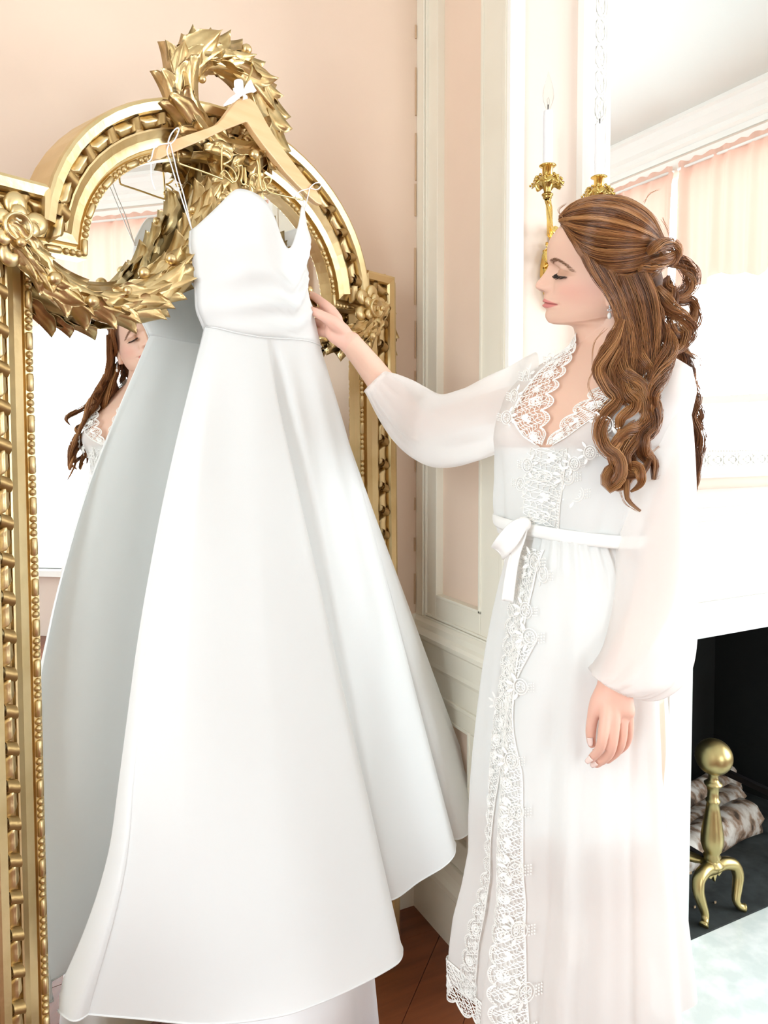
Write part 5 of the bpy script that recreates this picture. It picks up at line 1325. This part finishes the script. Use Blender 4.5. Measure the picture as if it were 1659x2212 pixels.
# ---------------- sleeves: gathered at the shoulder and the wrist
def sleeve(nm, pairs, ds, dr, folds, seed, n=72, per=8):
    rr = random.Random(seed); c0 = np.array([[(a[0] + b[0]) / 2, (a[1] + b[1]) / 2, *(np.array(b) - np.array(a)) / 2] for a, b in pairs], float)
    A = catmull(np.c_[c0, ds, dr], per); m = len(A); ph = [rr.random() * 6.28 for _ in range(8)]; g = []
    for i, (cx, cy, vx, vy, d, r) in enumerate(A):
        f = i / (m - 1); c = P(cx, cy, d); e1 = P(cx + vx, cy + vy, d) - c; R1 = np.linalg.norm(e1); e1 = e1 / R1; e2 = FH - e1 * (FH @ e1); e2 = nrm(e2)
        row = []
        for k in range(n):
            a = 2 * math.pi * k / n; fo = 0.0
            for (kk, am, tw, lo, hi) in folds:
                fo += am * math.sin(kk * a + ph[kk % 8] + tw * f) * np.interp(f, [lo - .12, lo, hi, hi + .12], [0, 1, 1, 0])
            rr_ = 1 + fo
            row.append(c + e1 * R1 * math.copysign(abs(math.cos(a)) ** .8, math.cos(a)) * rr_ + e2 * r * math.copysign(abs(math.sin(a)) ** .62, math.sin(a)) * rr_)
        g.append(row)
    return pput(MB().grid(g, cv=True).build(nm, M_sleeve, None, smooth=True)), g
cu = float((elbR * .28 + wristR * .72 - CAMP) @ FW); el = float((elbR - CAMP) @ FW); shd = float((shR - CAMP) @ FW)
so1, _ = sleeve('sleeve', [((1150, 762), (1128, 965)), ((1118, 778), (1106, 968)), ((1085, 796), (1072, 982)), ((1040, 819), (1030, 997)), ((990, 842), (985, 1005)), ((950, 856), (935, 1002)), ((915, 842), (890, 980)), ((882, 824), (850, 945)), ((858, 812), (818, 900)), ((842, 806), (797, 862)), ((835, 803), (789, 847)), ((829, 804), (786, 846))],
                [1.325 * SK, shd] + [shd + (el - shd) * (1142 - x) / 237 for x in (1078, 1035, 988, 942)] + [el - .008] + [el + (cu - el) * (905 - x) / 98 for x in (866, 838)] + [cu, cu, cu - .002], [.078, .078, .075, .074, .074, .072, .068, .060, .048, .036, .031, .0325],
                [(3, .055, 5.0, .15, .75), (5, .050, -7.0, .25, .8), (7, .030, 9., .3, .85), (11, .030, 1.0, .60, .97), (19, .022, 0, .72, 1.1), (2, .03, 3, .0, .4)], 5)
shl = 1.115
so2, _ = sleeve('sleeve', [((1380, 776), (1432, 800)), ((1362, 800), (1468, 848)), ((1352, 850), (1481, 905)), ((1344, 930), (1486, 980)), ((1336, 1040), (1488, 1080)), ((1328, 1160), (1487, 1190)), ((1319, 1290), (1483, 1300)), ((1302, 1385), (1473, 1400)), ((1284, 1430), (1452, 1456)), ((1276, 1446), (1420, 1488)), ((1279, 1456), (1385, 1500)), ((1288, 1462), (1362, 1496)), ((1291, 1466), (1358, 1498))],
                [SK * v for v in (1.19, 1.175, 1.160, 1.152, 1.149, 1.145, 1.135, 1.115, 1.097, 1.087, 1.079, 1.076, 1.075)], [.042, .060, .064, .066, .068, .072, .076, .078, .072, .058, .044, .0315, .033],
                [(2, .030, 2.0, .05, .6), (5, .040, 2.5, .08, .8), (8, .026, -3., .1, .8), (13, .022, 1.5, .55, .92), (23, .028, 0, .80, 1.1)], 8)

# ================================================================ HAIR
M_hair = mat('auburn_hair', (.22, .085, .03), .30, spec=.5)
_nt = M_hair.node_tree; _at = _nt.nodes.new('ShaderNodeVertexColor'); _at.layer_name = 'tint'; _nt.links.new(_at.outputs['Color'], _nt.nodes['Principled BSDF'].inputs['Base Color'])
M_scalp = mat('dark_hair_base', (.105, .038, .014), .6, bump=(40, .5, .003, (3, 3, 14)), vary=(30, (.17, .065, .024), 5))  # dark brown hair that fills in under the strands
hr = np.random.RandomState(5)
def quadmesh(name, V, Qd, m, col):
    me = bpy.data.meshes.new(name); me.vertices.add(len(V)); me.vertices.foreach_set('co', V.astype(np.float32).ravel())
    n = len(Qd); me.loops.add(n * 4); me.loops.foreach_set('vertex_index', Qd.astype(np.int32).ravel()); me.polygons.add(n)
    me.polygons.foreach_set('loop_start', np.arange(0, n * 4, 4, dtype=np.int32)); me.polygons.foreach_set('loop_total', np.full(n, 4, np.int32))
    me.polygons.foreach_set('use_smooth', np.ones(n, bool)); me.update(calc_edges=True); me.materials.append(m)
    a = me.color_attributes.new('tint', 'FLOAT_COLOR', 'POINT'); a.data.foreach_set('color', np.c_[col, np.ones(len(V))].astype(np.float32).ravel()); return me
DARK = np.array([.075, .024, .008]); MID = np.array([.275, .100, .030]); LITE = np.array([.62, .31, .115])
def strands(name, paths, r, taper=True, col=None, lights=.5):
    """paths: (n, m, 3) strand centre lines -> thin three-sided tubes"""
    n, m, _ = paths.shape
    T = np.gradient(paths, axis=1); T /= np.linalg.norm(T, axis=2, keepdims=True) + 1e-12
    ref = np.tile(nrm(CAMP - paths.mean((0, 1))), (n, m, 1)); B = np.cross(T, ref); B /= np.linalg.norm(B, axis=2, keepdims=True) + 1e-9; N = np.cross(B, T)
    f = np.linspace(0, 1, m); rad = r * (np.interp(f, [0, .08, .8, 1], [.6, 1, .9, .15]) if taper else np.ones(m)); rad = rad[None, :, None] * hr.uniform(.7, 1.3, (n, 1, 1))
    ring_ = np.stack([paths + rad * (N * math.cos(a) + B * math.sin(a)) for a in (0, 2.094, 4.189)], 2)
    V = ring_.reshape(-1, 3); base_ = (np.arange(n)[:, None] * m + np.arange(m - 1)[None]) * 3; q = []
    for k in range(3): k2 = (k + 1) % 3; q.append(np.stack([base_ + k, base_ + k2, base_ + 3 + k2, base_ + 3 + k], -1).reshape(-1, 4))
    t = hr.beta(1.6, 1.6, (n, 1)) if col is None else col.reshape(n, 1)
    c = np.where(t < .5, DARK + (MID - DARK) * t * 2, MID + (LITE - MID) * (t * 2 - 1) * lights * 1.4)
    C_ = np.repeat(c, m * 3, 0)
    return pput(link(name, quadmesh(name, V, np.concatenate(q), M_hair, C_), None, kind='stuff'))
HC = (1320, 541); HAX, HAY, HDP = 116.0, 119.5, .079
def HD0(py): return DW - np.clip((636 - py) * SPX * .20, -.005, .04)
def lift(px, py, side=1, grow=0.0, dmin=None):
    k = np.clip(1 - ((px - HC[0]) / (HAX + 2)) ** 2 - ((py - HC[1]) / (HAY + 4)) ** 2, 0, 1); return HD0(py) - side * (HDP + grow) * k ** .43
from mathutils.bvhtree import BVHTree
_bvh = BVHTree.FromPolygons([tuple(v.co) for v in full.vertices], [tuple(p.vertices) for p in full.polygons])
def clear_d(x, y, d, gap):                              # keep a hair outside the scalp: depth just in front of the skin along this sight line
    r_ = ray(x, y); hit = _bvh.ray_cast(Vector(CAMP), Vector(r_ / np.linalg.norm(r_)))
    if hit[0] is None: return d
    return min(d, float((np.array(hit[0]) - CAMP) @ FW) - .0025 - gap)
def topflow(guides, n, side, seed, name, r=.00062, grow=.004, m=24, clump=9):
    rs = np.random.RandomState(seed); Gd = np.array([catmull(np.array(g, float), 8) for g in guides]); Gd = np.array([resample(g, m) for g in Gd])
    v = rs.uniform(0, 1, n) * (len(guides) - 1); v = v + .18 * np.sin(v * clump)
    v = np.clip(v, 0, len(guides) - 1.001); i = v.astype(int); f = (v - i)[:, None, None]; px = Gd[i] * (1 - f) + Gd[i + 1] * f
    t = np.linspace(0, 1, m)
    px = px + (rs.normal(0, 1.6, (n, 1, 2))) + np.stack([np.sin(t * 6 + a) * 1.3 for a in rs.uniform(0, 6, n)])[:, :, None] * np.array([.4, 1])
    out = np.zeros((n, m, 3)); gr = rs.uniform(-.003, grow, n) + .0022 * np.sin(v * 11)
    d = lift(px[:, :, 0], px[:, :, 1], side) - side * gr[:, None]
    if side > 0:
        for a in range(n):
            for b in range(m): d[a, b] = clear_d(px[a, b, 0], px[a, b, 1], d[a, b], max(0, gr[a]) * .8 + .001)
        for _ in range(3): d[:, 1:-1] = np.minimum(d[:, 1:-1], (d[:, :-2] + d[:, 2:]) / 2)
    for a in range(n):
        for b in range(m): out[a, b] = P(px[a, b, 0], px[a, b, 1], d[a, b])
    tint = np.clip(.5 + .28 * np.sin(v * 7.3 + 1) + .2 * np.sin(v * 19) + rs.normal(0, .14, n), 0, 1)
    strands(name, out, r, col=tint)
A_ = [[(1211, 468), (1240, 438), (1295, 423), (1356, 428), (1408, 462), (1434, 515)], [(1210, 472), (1238, 452), (1293, 441), (1355, 454), (1405, 487), (1434, 521)], [(1210, 477), (1236, 477), (1284, 480), (1345, 491), (1398, 507), (1433, 525)],
      [(1213, 482), (1238, 505), (1285, 522), (1345, 526), (1400, 525), (1435, 530)], [(1222, 494), (1248, 535), (1292, 560), (1350, 561), (1402, 548), (1437, 536)], [(1238, 518), (1264, 560), (1305, 588), (1360, 593), (1408, 573), (1439, 545)], [(1254, 545), (1277, 590), (1312, 620), (1362, 624), (1412, 598), (1446, 560)]]
def ell(c, ax, ay, dp, d0, n=40, m=28, name='hair_mass'):
    g = []
    for u in np.linspace(.02, math.pi - .02, m):
        g.append([P(c[0] + ax * math.sin(u) * math.cos(a), c[1] - ay * math.cos(u), (d0(c[1] - ay * math.cos(u)) if callable(d0) else d0) + dp * math.sin(u) * math.sin(a)) for a in np.linspace(0, 2 * math.pi, n, endpoint=False)])
    pput(MB().grid(g, cv=True).build(name, M_scalp, None, smooth=True))
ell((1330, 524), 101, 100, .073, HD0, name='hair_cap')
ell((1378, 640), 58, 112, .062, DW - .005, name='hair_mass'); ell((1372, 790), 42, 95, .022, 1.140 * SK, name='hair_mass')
topflow(A_, 2300, 1, 1, 'swept_hair', r=.0005); topflow(A_, 700, -1, 2, 'swept_hair')
rs = np.random.RandomState(3)
# hair over the ear, falling behind the jaw
B_ = [[(1258, 548), (1282, 596), (1312, 634), (1334, 690), (1334, 745)], [(1290, 572), (1318, 618), (1340, 668), (1350, 730), (1348, 795)], [(1340, 600), (1360, 650), (1374, 710), (1384, 770), (1384, 825)], [(1400, 590), (1420, 640), (1427, 700), (1422, 760), (1414, 825)]]
def hang_d(y): return SK * np.interp(y, [560, 640, 700, 760, 820, 880, 940, 1000, 1110], [1.145, 1.143, 1.134, 1.118, 1.102, 1.084, 1.072, 1.064, 1.058])
def hanging(guides, n, seed, name, side=1):
    m = 26; rs = np.random.RandomState(seed); Gd = np.array([resample(catmull(np.array(g, float), 8), m) for g in guides]); v = rs.uniform(0, len(guides) - 1.001, n); v = np.clip(v + .1 * np.sin(v * 14), 0, len(guides) - 1.001); i = v.astype(int); f = (v - i)[:, None, None]
    px = Gd[i] * (1 - f) + Gd[i + 1] * f + rs.normal(0, 2.2, (n, 1, 2)); t = np.linspace(0, 1, m)
    px[:, :, 0] += np.stack([np.sin(t * 9 + a) * 5 * t for a in rs.uniform(0, 6, n)]); out = np.zeros((n, m, 3))
    for a in range(n):
        g_ = rs.uniform(-.011, .003)
        for b in range(m):
            x, y = px[a, b]; dl = lift(x, y) if y < 660 else 9; d = min(clear_d(x, y, min(dl, hang_d(y)), .006) if y < 720 else 9, hang_d(y)) + g_ if side > 0 else 2 * DW - min(dl, 1.17 * SK) + g_ * .5
            out[a, b] = P(x, y, d)
    strands(name, out, .0005, col=np.clip(.42 + .25 * np.sin(v * 9) + rs.normal(0, .15, n), 0, 1))
hanging(B_, 1500, 4, 'side_hair'); hanging(B_, 300, 6, 'side_hair', -1)
def lock(pts, n, r0, seed, name='hair_lock', dd=0.0, dfun=hang_d, dpt=None, twist=5.0, m=46, tint=.5, flat=.55, dwave=.012):
    rs = np.random.RandomState(seed); c = resample(catmull(np.array(pts, float), 8), m); d = dfun(c[:, 1]) + dd if dpt is None else np.interp(np.linspace(0, 1, m), np.linspace(0, 1, len(dpt)), dpt)
    f = np.linspace(0, 1, m)
    d = d + dwave * np.sin(f * 14 + seed) * f
    W_ = np.array([P(x, y, z) for (x, y), z in zip(c, d)]); T = np.gradient(W_, axis=0); T /= np.linalg.norm(T, axis=1)[:, None]
    vw = nrm(CAMP - W_.mean(0)); S_ = np.cross(T, vw); S_ /= np.linalg.norm(S_, axis=1)[:, None] + 1e-9; N_ = np.cross(S_, T)
    rad = r0 * SPX * np.interp(f, [0, .12, .5, .8, 1], [.55, .95, 1, .72, .18])
    a = rs.uniform(0, 6.283, n); q = np.sqrt(rs.uniform(0, 1, n)); tw = twist * f[None] * (1 if seed % 2 else -1) + a[:, None]
    jit = 1 + .18 * np.sin(f[None] * rs.uniform(4, 11, (n, 1)) + rs.uniform(0, 6, (n, 1)))
    k = rad[None] * q[:, None] * jit
    out = W_[None] + S_[None] * (k * np.cos(tw))[:, :, None] + N_[None] * (k * flat * np.sin(tw))[:, :, None]
    ex = rs.uniform(.86, 1.0, n)                                  # strands end at different lengths
    strands(name, out, .00050, col=np.clip(tint + .22 * np.sin(a * 2 + seed) + .15 * (q - .6) + rs.normal(0, .12, n), 0, 1))
LK = [([(1340, 662), (1344, 706), (1326, 750), (1318, 790), (1346, 828), (1340, 862), (1312, 886), (1300, 920), (1312, 958), (1346, 978), (1362, 1008), (1348, 1046), (1324, 1052), (1314, 1032)], 20, .02, .62),
      ([(1345, 660), (1354, 720), (1336, 770), (1340, 812), (1372, 842), (1402, 878), (1400, 925), (1366, 950), (1342, 985), (1356, 1022), (1388, 1016), (1404, 988)], 23, .0, .50),
      ([(1372, 650), (1386, 710), (1372, 765), (1380, 815), (1404, 850), (1408, 900), (1386, 938), (1390, 980), (1412, 1000), (1412, 1036)], 22, .008, .42),
      ([(1402, 640), (1414, 700), (1404, 750), (1420, 800), (1418, 850), (1402, 888), (1394, 926)], 20, .012, .36),
      ([(1344, 690), (1328, 735), (1306, 770), (1292, 800), (1312, 838), (1332, 862), (1308, 892), (1294, 930), (1306, 968), (1334, 990), (1340, 1025), (1320, 1052), (1310, 1032), (1328, 1008), (1352, 1040), (1356, 1078), (1384, 1104)], 13, -.012, .70),
      ([(1358, 690), (1348, 770), (1364, 826), (1350, 876), (1372, 930), (1352, 975)], 24, .014, .30), ([(1338, 740), (1326, 800), (1350, 850), (1378, 872), (1384, 915), (1352, 935), (1330, 965)], 18, -.004, .64),
      ([(1390, 700), (1378, 760), (1396, 808), (1418, 838), (1404, 880), (1412, 905)], 17, .0, .52), ([(1345, 930), (1325, 975), (1340, 1012), (1376, 1010), (1386, 1042), (1362, 1062)], 11, -.012, .72), ([(1350, 800), (1386, 838), (1372, 880), (1340, 905), (1336, 945)], 12, -.014, .74),
      ([(1336, 706), (1316, 738), (1296, 780), (1304, 812)], 9, -.006, .45)]
for k, (pts, r0, dd, tint) in enumerate(LK): lock(pts, 190 if r0 > 15 else 110, r0, 30 + k, dd=dd, tint=tint)
# pinned roll and the loose curls behind the crown
bd = lambda *v: [q * SK for q in v]
lock([(1398, 545), (1428, 528), (1452, 530), (1462, 548), (1450, 566), (1432, 562), (1428, 545)], 110, 12, 51, dpt=bd(1.15, 1.14, 1.15, 1.165, 1.17, 1.165, 1.15), tint=.62, dwave=0)
lock([(1380, 590), (1420, 572), (1446, 556), (1462, 540)], 90, 13, 52, dpt=bd(1.148, 1.14, 1.15, 1.17), tint=.55, dwave=0)
lock([(1430, 560), (1468, 566), (1494, 592), (1488, 622), (1460, 634), (1440, 616), (1446, 594)], 110, 17, 53, dpt=bd(1.17, 1.18, 1.19, 1.19, 1.18, 1.17, 1.16), tint=.42, dwave=0)
lock([(1440, 600), (1452, 645), (1440, 690), (1460, 722), (1488, 706), (1500, 668), (1486, 640)], 95, 14, 54, dpt=bd(1.18, 1.17, 1.165, 1.165, 1.18, 1.2, 1.21), tint=.46)
lock([(1420, 620), (1448, 668), (1478, 690), (1492, 716), (1470, 748), (1440, 760), (1434, 800)], 100, 16, 55, dpt=bd(1.16, 1.155, 1.16, 1.17, 1.16, 1.14, 1.10), tint=.58)
lock([(1420, 690), (1444, 752), (1428, 806), (1412, 852), (1418, 880)], 100, 18, 56, dpt=bd(1.15, 1.13, 1.08, 1.045, 1.03), tint=.50)
lock([(1448, 620), (1470, 648), (1496, 650), (1504, 690), (1484, 720), (1478, 750), (1502, 776)], 70, 11, 57, dpt=bd(1.19, 1.19, 1.2, 1.21, 1.21, 1.22, 1.23), tint=.40)
# hair behind the near shoulder
for k, (pts, tint) in enumerate((([(1452, 700), (1472, 770), (1482, 815), (1502, 858), (1490, 900), (1512, 942), (1506, 988), (1488, 1012), (1502, 1050), (1492, 1090)], .40), ([(1436, 710), (1466, 780), (1492, 832), (1478, 880), (1500, 930), (1486, 980), (1506, 1030), (1490, 1076)], .55), ([(1462, 740), (1490, 800), (1484, 850), (1506, 900), (1494, 950), (1508, 1000), (1494, 1060)], .30))):
    lock(pts, 90, 15, 60 + k, dpt=bd(1.24, 1.26, 1.27, 1.27), tint=tint)
# stray single hairs
fly = [[(1400, 985), (1428, 962), (1456, 972), (1462, 1000), (1440, 1024), (1400, 1040)], [(1440, 750), (1490, 762), (1516, 785), (1498, 822), (1532, 850)], [(1398, 960), (1414, 992), (1410, 1036)], [(1470, 700), (1500, 690), (1520, 720), (1504, 750)], [(1290, 790), (1270, 830), (1288, 880), (1282, 930)], [(1390, 440), (1404, 420), (1425, 408)], [(1430, 470), (1444, 500), (1452, 520)], [(1400, 850), (1440, 880), (1470, 905)], [(1310, 710), (1285, 740), (1278, 790)], [(1340, 1060), (1352, 1090), (1380, 1106)], [(1480, 760), (1508, 772), (1514, 800)], [(1216, 470), (1205, 455), (1225, 440)]]
fp_ = []
for pts in fly:
    for k in range(4):
        c = resample(catmull(np.array(pts, float) + hr.normal(0, 1.8, (len(pts), 2)), 8), 26); fp_.append([P(x, y, (hang_d(y) - .01 if x < 1425 and y > 640 else 1.17 * SK)) for x, y in c])
strands('stray_hair', np.array(fp_), .00032, col=np.full(len(fp_), .75))

# ---------------- earring and ring
M_pearl = mat('pearl', (.88, .86, .82), .18, spec=.7); M_crystal = mat('crystal', (.85, .87, .9), .05, .6)
er = thing('earring', 'x', 'earring'); bpy.data.objects.remove(er)
for sg in (1, -1):
    ed = (1.158 if sg > 0 else 1.318) * SK
    E_ = lambda x, y: P(x, y, ed); mb = MB()
    mb.tube([E_(1312, 648), E_(1316, 650), E_(1318, 655), E_(1317, 661)], .0005, 5)
    for x, y, r in ((1317, 662, .0014), (1317, 666, .0017), (1313.5, 670, .0017), (1320.5, 670, .0017), (1317, 672, .0012)): mb.ball(E_(x, y), r, 8, 5)
    o = pput(mb.build('earring', M_crystal, None, smooth=True))
    pr = MB().ball(E_(1316.5, 682), .0034, 14, 10, (1, 1, 1.6)).build('pearl_drop', M_pearl, o, smooth=True)
mb = MB(); rc = P(677, 699, sd + .010); ax = nrm(P(662, 700, sd + .030) - P(696, 699, sd + .008)); a1 = nrm(np.cross(ax, UPV)); a2 = np.cross(ax, a1)
mb.tube([rc + (a1 * math.cos(t) + a2 * math.sin(t)) * .0102 for t in np.linspace(0, 2 * math.pi, 28, endpoint=False)], .0009, 6, closed=True)
o = pput(mb.build('ring', M_brassb, None, smooth=True)); tocam = nrm(CAMP - rc); tocam = nrm(tocam - ax * (tocam @ ax))
MB().ball(rc + tocam * .0118, .0030, 8, 6, (1, 1, .8)).build('ring_stone', M_crystal, o)
